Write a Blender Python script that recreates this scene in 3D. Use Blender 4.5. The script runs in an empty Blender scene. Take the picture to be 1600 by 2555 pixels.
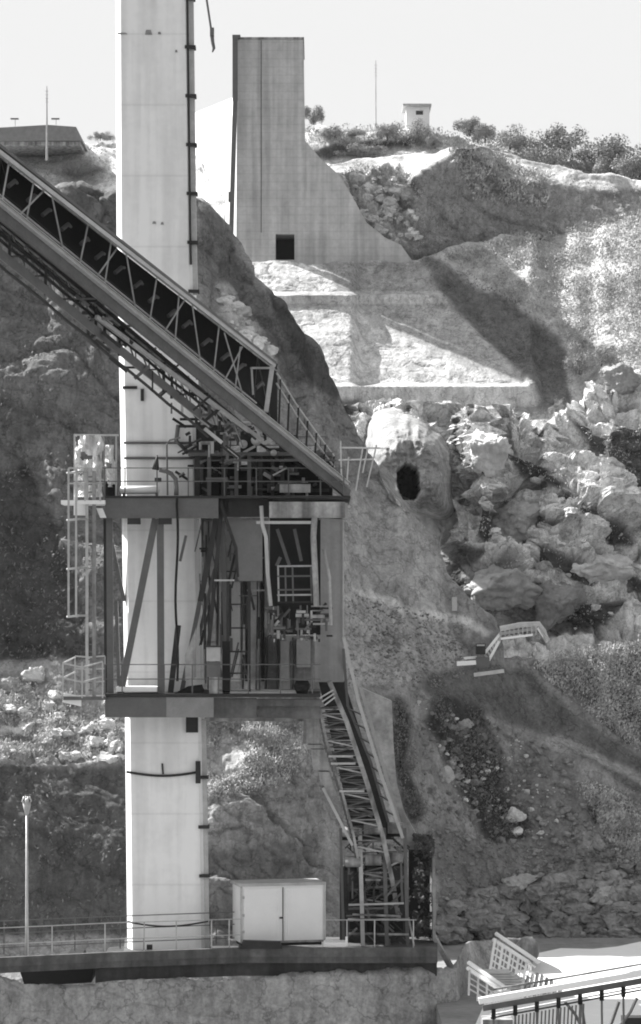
import bpy, math, random
import numpy as np
from mathutils import Vector, Matrix
random.seed(7); RNG = np.random.default_rng(7)
SC = bpy.context.scene
# ------------------------------------------------------------------ camera, world, sun, exposure
F, HZ = 7800.0, 1500.0            # focal length and horizon row, in pixels of the 1600 px wide photograph
cam = bpy.data.cameras.new('camera'); cam_o = bpy.data.objects.new('camera', cam)
SC.collection.objects.link(cam_o); SC.camera = cam_o
cam_o.rotation_euler = (math.radians(90), 0, 0)
cam.sensor_fit = 'HORIZONTAL'; cam.sensor_width = 36; cam.lens = F / 1600 * 36
cam.shift_y = (HZ - 1277.5) / 1600
cam.clip_start = 1; cam.clip_end = 5000
SUN = Vector((-0.61, 0.38, 0.70)).normalized()
w = bpy.data.worlds.new('World'); SC.world = w; w.use_nodes = True
nt = w.node_tree; nt.nodes.clear()
sky = nt.nodes.new('ShaderNodeTexSky'); sky.sky_type = 'NISHITA'; sky.sun_disc = False
sky.sun_elevation = math.asin(SUN.z); sky.sun_rotation = math.atan2(SUN.x, SUN.y)
sky.dust_density = 2.0
bw = nt.nodes.new('ShaderNodeRGBToBW'); cl = nt.nodes.new('ShaderNodeMath'); cl.operation = 'MINIMUM'
bg = nt.nodes.new('ShaderNodeBackground'); wo = nt.nodes.new('ShaderNodeOutputWorld')
SKY_S, EXPO = 0.15, 1.22
# hazy white sky: a flat pale band above the horizon, brighter overhead and round the sun
tcw = nt.nodes.new('ShaderNodeTexCoord'); spw = nt.nodes.new('ShaderNodeSeparateXYZ'); nt.links.new(tcw.outputs['Generated'], spw.inputs[0])
mrw = nt.nodes.new('ShaderNodeMapRange'); mrw.inputs['From Min'].default_value = .24; mrw.inputs['From Max'].default_value = .5
mrw.inputs['To Min'].default_value = 0.88 / (2 ** EXPO) / SKY_S; mrw.inputs['To Max'].default_value = 1.5 / (2 ** EXPO) / SKY_S
nt.links.new(spw.outputs[2], mrw.inputs[0]); nt.links.new(mrw.outputs[0], cl.inputs[1])
bg.inputs['Strength'].default_value = SKY_S
nt.links.new(sky.outputs[0], bw.inputs[0]); nt.links.new(bw.outputs[0], cl.inputs[0])
nt.links.new(cl.outputs[0], bg.inputs['Color']); nt.links.new(bg.outputs[0], wo.inputs[0])
sl = bpy.data.lights.new('sun', 'SUN'); sl.energy = 5.0; sl.angle = math.radians(0.5); sl.color = (1, 0.995, 0.985)
so = bpy.data.objects.new('sun', sl); SC.collection.objects.link(so)
so.rotation_euler = SUN.to_track_quat('Z', 'Y').to_euler()
SC.view_settings.view_transform = 'Standard'; SC.view_settings.look = 'None'
SC.view_settings.exposure = EXPO; SC.view_settings.gamma = 1
SC.cycles.filter_width = 1.9
SC.cycles.max_bounces = 5

# ------------------------------------------------------------------ helpers
def P(px, py, D): return Vector(((px - 800) * D / F, D, (HZ - py) * D / F))
def m_(px, D): return px * D / F
def noise3(x, y, z, seed=0):
    xi, yi, zi = np.floor(x).astype(np.int64), np.floor(y).astype(np.int64), np.floor(z).astype(np.int64)
    xf, yf, zf = x - xi, y - yi, z - zi
    u, v, ww = xf*xf*(3-2*xf), yf*yf*(3-2*yf), zf*zf*(3-2*zf)
    def h(a, b, c):
        n = (a * 374761393 + b * 668265263 + c * 2147483647 + seed * 974634777) & 0x7fffffff
        n = ((n ^ (n >> 13)) * 1274126177) & 0x7fffffff
        return ((n ^ (n >> 16)) & 0xffff) / 32767.5 - 1
    def L(a, b, t): return a + (b - a) * t
    return L(L(L(h(xi,yi,zi),h(xi+1,yi,zi),u), L(h(xi,yi+1,zi),h(xi+1,yi+1,zi),u), v),
             L(L(h(xi,yi,zi+1),h(xi+1,yi,zi+1),u), L(h(xi,yi+1,zi+1),h(xi+1,yi+1,zi+1),u), v), ww)
def fbm(x, y, z, octv=5, seed=0, ridge=False, gain=.5):
    s = np.zeros_like(x); a = 1.0
    for i in range(octv):
        n = noise3(x, y, z, seed + i * 17)
        if ridge: n = 1 - 2 * np.abs(n)
        s += a * n; a *= gain; x = x * 2.03 + 3.1; y = y * 2.03 - 1.7; z = z * 2.03 + 5.3
    return s
def setp(o, label=None, cat=None, group=None, kind=None):
    if label: o['label'] = label
    if cat: o['category'] = cat
    if group: o['group'] = group
    if kind: o['kind'] = kind
    return o
def thing(name, label, cat, loc, group=None):
    o = bpy.data.objects.new(name, None); SC.collection.objects.link(o); o.location = loc
    o.empty_display_size = .3
    return setp(o, label, cat, group)
def root_loc(o):
    l = Vector(o.location)
    while o.parent: o = o.parent; l += Vector(o.location)
    return l
class MB:
    def __init__(s): s.v, s.f = [], []
    def add(s, vs, fs):
        n = len(s.v); s.v += [tuple(v) for v in vs]; s.f += [tuple(i + n for i in f) for f in fs]; return s
    def hexa(s, c):       # 8 corners: bottom ring 0-3, top ring 4-7
        return s.add(c, [(3,2,1,0),(4,5,6,7),(0,1,5,4),(1,2,6,5),(2,3,7,6),(3,0,4,7)])
    def box(s, a, b):
        x0,x1 = sorted((a[0],b[0])); y0,y1 = sorted((a[1],b[1])); z0,z1 = sorted((a[2],b[2]))
        return s.hexa([(x0,y0,z0),(x1,y0,z0),(x1,y1,z0),(x0,y1,z0),(x0,y0,z1),(x1,y0,z1),(x1,y1,z1),(x0,y1,z1)])
    def pbox(s, px0, py0, px1, py1, D, dep):   # box whose front face stands at distance D
        a = P(px0, py0, D); b = P(px1, py1, D); return s.box(a, (b.x, D + dep, b.z))
    def beam(s, a, b, w, h=None, up=(0,0,1)):
        a, b = Vector(a), Vector(b); h = h or w; d = (b - a).normalized(); up = Vector(up)
        if abs(d.dot(up)) > .95: up = Vector((0, 1, 0))
        r = d.cross(up).normalized() * w / 2; u = r.cross(d).normalized() * h / 2
        return s.hexa([a-r-u, a+r-u, b+r-u, b-r-u, a-r+u, a+r+u, b+r+u, b-r+u])
    def ibeam(s, a, b, w, h):
        a, b = Vector(a), Vector(b); d = (b-a).normalized(); r = d.cross(Vector((0,0,1))).normalized(); u = r.cross(d)
        t = h * .12
        s.beam(a + u*(h/2-t/2), b + u*(h/2-t/2), w, t); s.beam(a - u*(h/2-t/2), b - u*(h/2-t/2), w, t)
        return s.beam(a, b, w * .3, h - 2*t)
    def tube(s, pts, r, n=8):
        pts = [Vector(p) for p in pts]; rs = r if isinstance(r, (list, tuple)) else [r] * len(pts)
        base = len(s.v); vs = []; fs = []
        for i, p in enumerate(pts):
            d = (pts[min(i+1, len(pts)-1)] - pts[max(i-1, 0)]).normalized()
            up = Vector((0,0,1)) if abs(d.z) < .9 else Vector((0,1,0))
            a = d.cross(up).normalized(); b = a.cross(d)
            for k in range(n):
                t = 2*math.pi*k/n; vs.append(p + a*math.cos(t)*rs[i] + b*math.sin(t)*rs[i])
        for i in range(len(pts)-1):
            for k in range(n): k2 = (k+1) % n; fs.append((i*n+k, i*n+k2, (i+1)*n+k2, (i+1)*n+k))
        fs.append(tuple(range(n))[::-1]); fs.append(tuple((len(pts)-1)*n+k for k in range(n)))
        return s.add(vs, fs)
    def prism(s, pts, dep):      # pts: front outline (world); dep: vector
        pts = [Vector(p) for p in pts]; n = len(pts); dep = Vector(dep)
        return s.add(pts + [p + dep for p in pts], [tuple(range(n)), tuple(range(2*n-1, n-1, -1))] +
                     [((i+1) % n, i, n+i, n+(i+1) % n) for i in range(n)])
    def build(s, name, mat, parent=None, smooth=False):
        off = root_loc(parent) if parent else Vector((0,0,0))
        if not parent and s.v:
            arr = np.array(s.v); off = Vector(((arr[:,0].min()+arr[:,0].max())/2, (arr[:,1].min()+arr[:,1].max())/2, arr[:,2].min()))
        me = bpy.data.meshes.new(name); me.from_pydata([tuple(Vector(v) - off) for v in s.v], [], s.f); me.materials.append(mat)
        if smooth:
            for p in me.polygons: p.use_smooth = True
        o = bpy.data.objects.new(name, me); SC.collection.objects.link(o)
        if parent: o.parent = parent
        else: o.location = off
        return o
def npmesh(name, V, Fq, mat, attrs=None, smooth=True, parent=None):
    me = bpy.data.meshes.new(name); V = np.asarray(V, np.float32); Fq = np.asarray(Fq, np.int32); k = Fq.shape[1]
    me.vertices.add(len(V)); me.vertices.foreach_set('co', V.ravel())
    me.loops.add(Fq.size); me.loops.foreach_set('vertex_index', Fq.ravel())
    me.polygons.add(len(Fq)); me.polygons.foreach_set('loop_start', np.arange(0, Fq.size, k, dtype=np.int32))
    me.polygons.foreach_set('use_smooth', np.full(len(Fq), smooth))
    me.update(calc_edges=True); me.validate()
    for nme, a in (attrs or {}).items():
        at = me.attributes.new(nme, 'FLOAT', 'POINT'); at.data.foreach_set('value', np.asarray(a, np.float32).ravel())
    me.materials.append(mat)
    o = bpy.data.objects.new(name, me); SC.collection.objects.link(o)
    if parent: o.parent = parent
    return o

# ------------------------------------------------------------------ materials (black and white photograph: neutral greys)
def mat(name, alb, rough=.7, var=.25, scale=3.0, bump=.2, bscale=8.0, metal=0, stretch=(1,1,1), attr=None, streak=0, extra=None, spec=.3):
    m = bpy.data.materials.new(name); m.use_nodes = True; t = m.node_tree; N = t.nodes; Lk = t.links
    b = N['Principled BSDF']; b.inputs['Roughness'].default_value = rough; b.inputs['Metallic'].default_value = metal
    b.inputs['Specular IOR Level'].default_value = spec
    tc = N.new('ShaderNodeTexCoord'); mp = N.new('ShaderNodeMapping'); mp.inputs['Scale'].default_value = stretch
    geo = N.new('ShaderNodeNewGeometry'); Lk.new(geo.outputs['Position'], mp.inputs[0])
    def noi(sc, det=6, rg=.6):
        n = N.new('ShaderNodeTexNoise'); n.inputs['Scale'].default_value = sc; n.inputs['Detail'].default_value = det
        n.inputs['Roughness'].default_value = rg; Lk.new(mp.outputs[0], n.inputs['Vector']); return n.outputs['Fac']
    def rng(s, a, b_, lo=.3, hi=.7):
        r = N.new('ShaderNodeMapRange'); r.inputs['From Min'].default_value = lo; r.inputs['From Max'].default_value = hi
        r.inputs['To Min'].default_value = a; r.inputs['To Max'].default_value = b_; Lk.new(s, r.inputs[0]); return r.outputs[0]
    def mul(a, b_):
        q = N.new('ShaderNodeMath'); q.operation = 'MULTIPLY'
        for i, s in enumerate((a, b_)):
            if isinstance(s, (int, float)): q.inputs[i].default_value = s
            else: Lk.new(s, q.inputs[i])
        return q.outputs[0]
    c = mul(rng(noi(scale), 1 - var, 1 + var), rng(noi(scale * 6.3), 1 - var*.6, 1 + var*.6))
    if streak:
        mp2 = N.new('ShaderNodeMapping'); mp2.inputs['Scale'].default_value = (2.2, 2.2, .12); Lk.new(geo.outputs['Position'], mp2.inputs[0])
        n2 = N.new('ShaderNodeTexNoise'); n2.inputs['Scale'].default_value = 1.0; n2.inputs['Detail'].default_value = 4; Lk.new(mp2.outputs[0], n2.inputs['Vector'])
        c = mul(c, rng(n2.outputs['Fac'], 1 - streak, 1 + streak*.4, .35, .62))
    if extra:      # horizontal pour lines every `extra` metres
        sp = N.new('ShaderNodeSeparateXYZ'); Lk.new(geo.outputs['Position'], sp.inputs[0])
        fr = N.new('ShaderNodeMath'); fr.operation = 'PINGPONG'; fr.inputs[1].default_value = extra / 2; Lk.new(sp.outputs[2], fr.inputs[0])
        c = mul(c, rng(fr.outputs[0], .88, 1.0, 0, .06))
    if attr:
        nz = noi(.9, 5, .55); ab = N.new('ShaderNodeMath'); ab.operation = 'SUBTRACT'; ab.inputs[1].default_value = .5; Lk.new(nz, ab.inputs[0])
        a2 = N.new('ShaderNodeMath'); a2.operation = 'ABSOLUTE'; Lk.new(ab.outputs[0], a2.inputs[0]); c = mul(c, rng(a2.outputs[0], .62, 1.05, 0, .022))
        mp3 = N.new('ShaderNodeMapping'); mp3.inputs['Rotation'].default_value = (0, math.radians(35), 0); mp3.inputs['Scale'].default_value = (1.6, 1.0, .3); Lk.new(geo.outputs['Position'], mp3.inputs[0])
        n3 = N.new('ShaderNodeTexNoise'); n3.inputs['Scale'].default_value = 1.3; n3.inputs['Detail'].default_value = 7; n3.inputs['Roughness'].default_value = .7; Lk.new(mp3.outputs[0], n3.inputs['Vector'])
        c = mul(c, rng(n3.outputs['Fac'], .68, 1.3)); c = mul(c, rng(noi(9, 5, .7), .75, 1.25))
        an = N.new('ShaderNodeAttribute'); an.attribute_name = 'alb'; c = mul(c, an.outputs['Fac'])
    else: c = mul(c, alb)
    cm = N.new('ShaderNodeClamp'); cm.inputs['Max'].default_value = .85; Lk.new(c, cm.inputs[0])
    Lk.new(cm.outputs[0], b.inputs['Base Color'])
    if bump:
        bp = N.new('ShaderNodeBump'); bp.inputs['Strength'].default_value = bump; bp.inputs['Distance'].default_value = .12
        Lk.new(noi(bscale, 8, .7), bp.inputs['Height']); Lk.new(bp.outputs[0], b.inputs['Normal'])
    return m
M = dict(
    terrain=mat('terrain_ground', .2, .95, .28, .55, .9, 2.2, attr=1, spec=.1),
    rock=mat('rock', .62, .9, .25, .8, .8, 3, spec=.1),
    stone=mat('loose_stone', .21, .9, .5, .8, .5, 3, spec=.1),
    leaf=mat('leaves', .085, .8, .5, 2.5, 0, spec=.15),
    brush=mat('dry_brush', .16, .9, .6, 1.2, 0, spec=.1),
    grass=mat('dry_grass', .27, .9, .5, .8, 0, spec=.1),
    wood=mat('stem', .1, .9),
    pylon=mat('white_painted_concrete', .82, .6, .06, .8, .06, 6, streak=.14, extra=2.6),
    pylon_dark=mat('stained_patch', .25, .8, .3, 4),
    tower=mat('board_marked_concrete', .47, .85, .14, .5, .2, 4, streak=.2, extra=.62),
    conc=mat('weathered_concrete', .32, .85, .3, 1.1, .4, 5, streak=.6),
    conc_dark=mat('dark_concrete', .13, .85, .3, 1.1, .4, 5, streak=.3),
    conc_pale=mat('pale_concrete', .42, .85, .12, 1.1, .3, 5, streak=.12),
    gsteel=mat('grey_painted_steel', .10, .5, .15, 2, .1, 8, spec=.5),
    lsteel=mat('galvanised_steel', .42, .45, .15, 3, .1, 8, metal=.3, spec=.5),
    dsteel=mat('dark_steel', .026, .6, .3, 3, .15, 8),
    black=mat('black_rubber_and_voids', .009, .8, .3, 3, .1, 8),
    white=mat('white_paint', .8, .5, .04, 2, .05, 6),
    tarp=mat('white_sheeting', .72, .7, .15, 4, .2, 6),
    yard=mat('bare_concrete_yard', .78, .9, .05, .4, .05, 4),
    roof=mat('dark_roof', .2, .8, .15, 2),
)

# ------------------------------------------------------------------ terrain built by walking up each slope
X0, X1, Y0, Y1, ST = -420, 1800, 300, 2700, 4
GX = np.arange(X0, X1 + 1, ST, dtype=float); GY = np.arange(Y0, Y1 + 1, ST, dtype=float)
RX, RY = np.meshgrid(GX, GY)
def inpoly(poly):
    ins = np.zeros(RX.shape, bool); n = len(poly)
    for i in range(n):
        x1, y1 = poly[i]; x2, y2 = poly[(i+1) % n]
        if y1 == y2: continue
        c = ((y1 > RY) != (y2 > RY)) & (RX < (x2 - x1) * (RY - y1) / (y2 - y1) + x1); ins ^= c
    return ins.astype(float)
def blur(a, s, axes=(0, 1)):
    if s <= 0: return a
    r = max(1, int(3 * s)); k = np.exp(-.5 * (np.arange(-r, r+1) / s) ** 2); k /= k.sum()
    for ax in axes:
        p = np.pad(a, [(r, r) if i == ax else (0, 0) for i in range(2)], mode='edge')
        a = np.apply_along_axis(lambda v: np.convolve(v, k, 'valid'), ax, p)
    return a
def maps(base, zones):
    out = {k: np.full(RX.shape, float(v)) for k, v in base.items()}
    wob = fbm(RX/60, RY/60, RX*0+3.3, 4, 5)
    for poly, bl, d in zones:
        m = blur(inpoly(poly), bl / ST)
        if bl >= 6: m = np.clip((m - .5) * 2.2 + .5 + .45 * wob * (m > .02) * (m < .98), 0, 1); m = blur(m, 1)
        for k, v in d.items(): out[k] = out[k] * (1 - m) + v * m
    return out
def samp(a, px, py):
    x = np.clip((px - X0) / ST, 0, len(GX) - 1.001); y = np.clip((py - Y0) / ST, 0, len(GY) - 1.001)
    xi, yi = x.astype(int), y.astype(int); fx, fy = x - xi, y - yi
    return (a[yi,xi]*(1-fx)+a[yi,xi+1]*fx)*(1-fy) + (a[yi+1,xi]*(1-fx)+a[yi+1,xi+1]*fx)*fy
SHEETS = {}
def facet(x, y, z, seed=0):
    """fractured rock: every cell is a tilted block; also how close the joint between blocks is"""
    xi, yi, zi = np.floor(x).astype(np.int64), np.floor(y).astype(np.int64), np.floor(z).astype(np.int64)
    def h(a, b, c, k):
        n = (a * 374761393 + b * 668265263 + c * 1440662683 + (seed * 7 + k) * 974634777) & 0x7fffffff
        n = ((n ^ (n >> 13)) * 1274126177) & 0x7fffffff
        return ((n ^ (n >> 16)) & 0xffff) / 65535.0
    f1 = np.full(x.shape, 9.); f2 = f1.copy(); t = np.zeros(x.shape)
    for dx in (-1, 0, 1):
        for dy in (-1, 0, 1):
            for dz in (-1, 0, 1):
                a, b, c = xi+dx, yi+dy, zi+dz; ex, ey, ez = x-(a+h(a,b,c,1)), y-(b+h(a,b,c,2)), z-(c+h(a,b,c,3))
                d = ex*ex+ey*ey+ez*ez; tt = ex*(h(a,b,c,4)-.5)*2.4 + ey*(h(a,b,c,5)-.5)*2.4 + ez*(h(a,b,c,6)-.5)*2.4 + (h(a,b,c,7)-.5)*.9
                m = d < f1; f2 = np.where(m, f1, np.minimum(f2, d)); t = np.where(m, tt, t); f1 = np.where(m, d, f1)
    return t, np.sqrt(f2) - np.sqrt(f1)
def depth(sheet, px, py): return float(samp(SHEETS[sheet][0], np.array([px]), np.array([py]))[0])
def slope_sheet(name, px0, px1, step, top, bot, D0, base, zones, seed=0, hblur=10, label=None, tail=1.0, flat=False):
    mp = maps(base, zones); C = mp['c']; D = np.zeros(RX.shape); start = int((bot - Y0) / ST)
    d = np.full(len(GX), float(D0)) if np.isscalar(D0) else np.interp(GX, *zip(*D0)); D[start:] = d
    for r in range(start - 1, -1, -1):
        z = (HZ - GY[r+1]) * d / F; a = (HZ - GY[r]) / F; c = C[r]
        d = (d - c * z) / (1 - c * a); D[r] = d
    D = blur(D, hblur / ST, (1,))
    SHEETS[name] = (D, mp)
    xs = np.arange(px0, px1 + 1, step, dtype=float); tx, ty = zip(*top); T = np.interp(xs, tx, ty)
    T = T + fbm(xs/45, xs*0+seed, xs*0, 4, seed) * 5 * (step > 0)
    n = int((bot - T.min()) / step); t = np.linspace(0, 1, n)[:, None]
    PX = np.repeat(xs[None], n, 0); PY = bot + (T[None] - bot) * t
    DD = samp(D, PX, PY); V = np.stack([(PX-800)*DD/F, DD, (HZ-PY)*DD/F], -1)
    alb = samp(mp['alb'], PX, PY); amp = samp(mp['amp'], PX, PY); fr = samp(mp['fr'], PX, PY)
    # roll over the crest and down behind
    k = 14; back = []
    for i in range(1, k + 1):
        q = V[-1].copy(); s = (i / k) * 22; q[:, 1] += s; q[:, 2] -= s * .25 + .03 * s * s * tail; q[:, 0] *= q[:, 1] / V[-1][:, 1]; back.append(q)
    V = np.concatenate([V, np.stack(back)]); nn = V.shape[0]
    e = lambda a: np.concatenate([a, np.repeat(a[-1:], k, 0)])
    alb, amp, fr = e(alb), e(amp), e(fr)
    du = np.gradient(V, axis=1); dv = np.gradient(V, axis=0); N = np.cross(du, dv); N /= np.linalg.norm(N, axis=-1, keepdims=True) + 1e-9
    x, y, z = V[...,0]*.35, V[...,1]*.35, V[...,2]*.35
    big = fbm(x*.5, y*.5, z*.5, 3, seed+40)
    n1 = fbm(x*1.0, y*1.0, z*1.0, 5, seed); n2 = fbm(x*1.3+9 + .3*n1, y*1.3, z*1.6, 7, seed + 3, ridge=True, gain=.62)
    n3 = fbm(x*5.1, y*5.1, z*6.5, 3, seed + 6, ridge=True, gain=.6)
    wx, wy, wz = V[...,0] + .5*n1, V[...,1] + .4*big, V[...,2] + .3*n1
    ca, sa = math.cos(math.radians(33)), math.sin(math.radians(33)); al, ac = wx*ca - wz*sa, wx*sa + wz*ca
    t1, e1 = facet(al*.11, wy*.22, ac*.40, seed); t2, e2 = facet(al*.40, wy*.7, ac*1.25, seed+50)
    blocks = .50*t1 - .60*np.exp(-(e1/.10)**2) + .24*t2 - .30*np.exp(-(e2/.12)**2)
    disp = amp * (.9*big + (1-fr) * .6 * n1 + fr * (.35 * (n2 - .5) + blocks + .06 * n3))
    edge = np.ones(nn)[:, None]
    V = V + N * (disp * edge)[..., None]
    W = V.shape[1]; idx = np.arange(nn * W).reshape(nn, W)
    Fq = np.stack([idx[:-1,:-1], idx[:-1,1:], idx[1:,1:], idx[1:,:-1]], -1).reshape(-1, 4)
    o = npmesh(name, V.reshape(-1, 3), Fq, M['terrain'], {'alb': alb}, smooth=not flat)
    setp(o, label, None, None, 'structure'); SHEETS[name] = (D, mp, V, N, alb)
    return o
B = dict(c=.9, alb=.25, amp=.6, fr=.3)
# the near bank: left cliff, spur, central slope, scree on the right
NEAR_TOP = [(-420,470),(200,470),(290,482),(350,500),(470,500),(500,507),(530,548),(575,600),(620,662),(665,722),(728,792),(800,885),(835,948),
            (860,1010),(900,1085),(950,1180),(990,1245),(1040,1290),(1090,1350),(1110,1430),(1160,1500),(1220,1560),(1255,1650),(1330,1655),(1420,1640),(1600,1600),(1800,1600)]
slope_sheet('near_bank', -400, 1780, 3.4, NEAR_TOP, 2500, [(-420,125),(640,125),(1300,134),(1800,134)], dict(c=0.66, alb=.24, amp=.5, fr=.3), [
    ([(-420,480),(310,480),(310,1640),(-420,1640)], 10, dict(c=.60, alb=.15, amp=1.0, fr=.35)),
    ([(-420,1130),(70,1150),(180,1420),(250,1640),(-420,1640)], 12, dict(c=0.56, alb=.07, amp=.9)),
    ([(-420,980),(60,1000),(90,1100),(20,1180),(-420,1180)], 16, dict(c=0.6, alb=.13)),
    ([(150,460),(300,470),(300,600),(150,560)], 8, dict(c=0.55, alb=.12)),
    ([(-420,1700),(60,1690),(150,1750),(330,1760),(330,1880),(100,1900),(-420,1900)], 8, dict(c=1.5, alb=.30, amp=1.0, fr=.6)),
    ([(500,1780),(740,1780),(790,1850),(740,1920),(600,1900),(500,1960)], 8, dict(c=1.3, alb=.33, amp=.7, fr=.6)),
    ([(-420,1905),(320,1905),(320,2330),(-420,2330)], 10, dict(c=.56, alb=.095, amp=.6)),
    ([(500,1960),(800,1900),(830,2350),(500,2350)], 10, dict(c=0.66, alb=.25, amp=.9, fr=.6)),
    ([(500,2130),(800,2080),(800,2400),(500,2400)], 10, dict(c=0.6, alb=.15)),
    ([(480,500),(560,590),(700,800),(860,1020),(800,1020),(600,830),(540,700),(490,760)], 8, dict(c=0.6, alb=.15, amp=.8)),
    ([(668,715),(735,785),(845,950),(850,1000),(790,985),(735,880),(690,790)], 4, dict(c=.2, alb=.07, amp=.4)),  # shaded side of the spur: its shadow is put into the dark tone
    ([(535,690),(600,760),(680,860),(690,930),(600,860),(545,780)], 6, dict(c=1.6, alb=.45, amp=.7, fr=.8)),
    ([(690,900),(860,1020),(950,1180),(850,1240),(760,1060)], 8, dict(c=0.66, alb=.2, amp=.7, fr=.5)),
    ([(850,1240),(990,1260),(1110,1400),(1190,1540),(1250,1620),(1100,1690),(860,1720)], 12, dict(c=0.68, alb=.33, amp=.45, fr=.35)),
    ([(1085,1400),(1160,1480),(1270,1600),(1290,1680),(1180,1680),(1120,1560)], 8, dict(c=0.68, alb=.22)),
    ([(870,1462),(930,1470),(1060,1522),(1160,1545),(1215,1590),(1200,1600),(1150,1562),(1050,1540),(930,1492)], 3, dict(alb=.50)),
    ([(1060,1690),(1200,1655),(1320,1680),(1440,1790),(1620,1900),(1800,1960),(1800,2010),(1600,1985),(1400,1855),(1250,1800),(1050,1735)], 8, dict(c=0.7, alb=.12, amp=.25)),
    ([(1340,1655),(1460,1650),(1800,1600),(1800,1930),(1560,1830),(1430,1740)], 10, dict(c=0.7, alb=.16, amp=.9, fr=.5)),
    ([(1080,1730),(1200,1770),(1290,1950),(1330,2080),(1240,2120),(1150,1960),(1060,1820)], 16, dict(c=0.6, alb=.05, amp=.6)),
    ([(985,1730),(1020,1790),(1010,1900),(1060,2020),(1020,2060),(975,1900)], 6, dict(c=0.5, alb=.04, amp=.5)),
    ([(1300,1850),(1420,1890),(1560,2000),(1500,2200),(1350,2120),(1250,1950)], 12, dict(c=0.7, alb=.19, amp=.4)),
    ([(1440,1950),(1800,2020),(1800,2280),(1590,2230),(1540,2130)], 12, dict(c=0.95, alb=.24, amp=.8, fr=.6)),
    ([(1385,1836),(1460,1862),(1610,1938),(1800,2010),(1800,2026),(1600,1956),(1450,1880),(1380,1848)], 3, dict(c=2.2, alb=.27, amp=.1)),
    ([(1090,2280),(1350,2200),(1800,2140),(1800,2400),(1090,2400)], 6, dict(c=0.7, alb=.05)),
    ([(1090,2060),(1500,2150),(1520,2210),(1090,2260)], 12, dict(c=0.7, alb=.17, amp=.25)),
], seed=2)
# the far side: rocks, terraces, grassy hill
FAR_TOP = [(540,652),(1040,652),(1070,642),(1150,610),(1250,592),(1400,572),(1500,548),(1600,530),(1800,525)]
rot = math.radians(24)
ROCK_TOP = [(540,1060),(840,1040),(880,1002),(1000,1000),(1240,1010),(1300,1035),(1345,1045),(1400,1030),(1440,1000),(1500,965),(1560,960),(1800,930)]
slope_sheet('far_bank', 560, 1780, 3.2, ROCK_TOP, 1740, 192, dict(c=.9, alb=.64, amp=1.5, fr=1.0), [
    ([(560,962),(1340,962),(1385,1000),(1330,1016),(900,1000),(560,1000)], 0, dict(c=.04, alb=.44, amp=0)),
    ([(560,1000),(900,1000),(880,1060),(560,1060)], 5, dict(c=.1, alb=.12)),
    ([(1115,1040),(1150,1040),(1180,1100),(1225,1185),(1160,1185),(1130,1110)], 4, dict(c=0, alb=.07, amp=.3)),  # gullies: shade put into the colour as well as the shape
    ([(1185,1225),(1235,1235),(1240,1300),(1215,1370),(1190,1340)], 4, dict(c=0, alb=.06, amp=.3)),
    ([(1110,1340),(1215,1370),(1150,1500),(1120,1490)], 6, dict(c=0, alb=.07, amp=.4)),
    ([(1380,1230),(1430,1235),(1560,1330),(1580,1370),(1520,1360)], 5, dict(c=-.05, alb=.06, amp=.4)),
    ([(1470,1090),(1560,1060),(1800,1050),(1800,1270),(1590,1290),(1530,1200)], 8, dict(c=.1, alb=.11, amp=.7)),  # shaded rock faces, their shade put into a darker tone
    ([(1160,1410),(1260,1395),(1340,1480),(1345,1560),(1250,1600),(1150,1560)], 6, dict(c=.1, alb=.19, amp=.4)),
    ([(1340,1470),(1420,1480),(1430,1580),(1350,1600)], 6, dict(c=.1, alb=.09, amp=.5)),
    ([(1420,1500),(1560,1500),(1510,1560),(1420,1590)], 5, dict(c=0, alb=.06, amp=.5)),
    ([(1000,1080),(1060,1060),(1120,1120),(1130,1240),(1060,1270),(1000,1230)], 6, dict(c=.1, alb=.22, amp=.2)),
    ([(1250,1120),(1330,1150),(1410,1205),(1395,1222),(1300,1180)], 3, dict(c=0, alb=.07, amp=.3)),  # crevices from here on drawn dark: crease shade put into the colour
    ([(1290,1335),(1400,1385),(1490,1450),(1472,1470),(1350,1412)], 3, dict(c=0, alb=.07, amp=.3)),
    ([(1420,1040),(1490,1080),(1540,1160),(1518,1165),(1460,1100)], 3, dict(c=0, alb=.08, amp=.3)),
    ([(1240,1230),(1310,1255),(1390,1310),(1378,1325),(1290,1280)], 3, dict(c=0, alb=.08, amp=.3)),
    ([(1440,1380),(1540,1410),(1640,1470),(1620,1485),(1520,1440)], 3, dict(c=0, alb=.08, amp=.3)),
], seed=11, hblur=5, flat=True)
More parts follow.
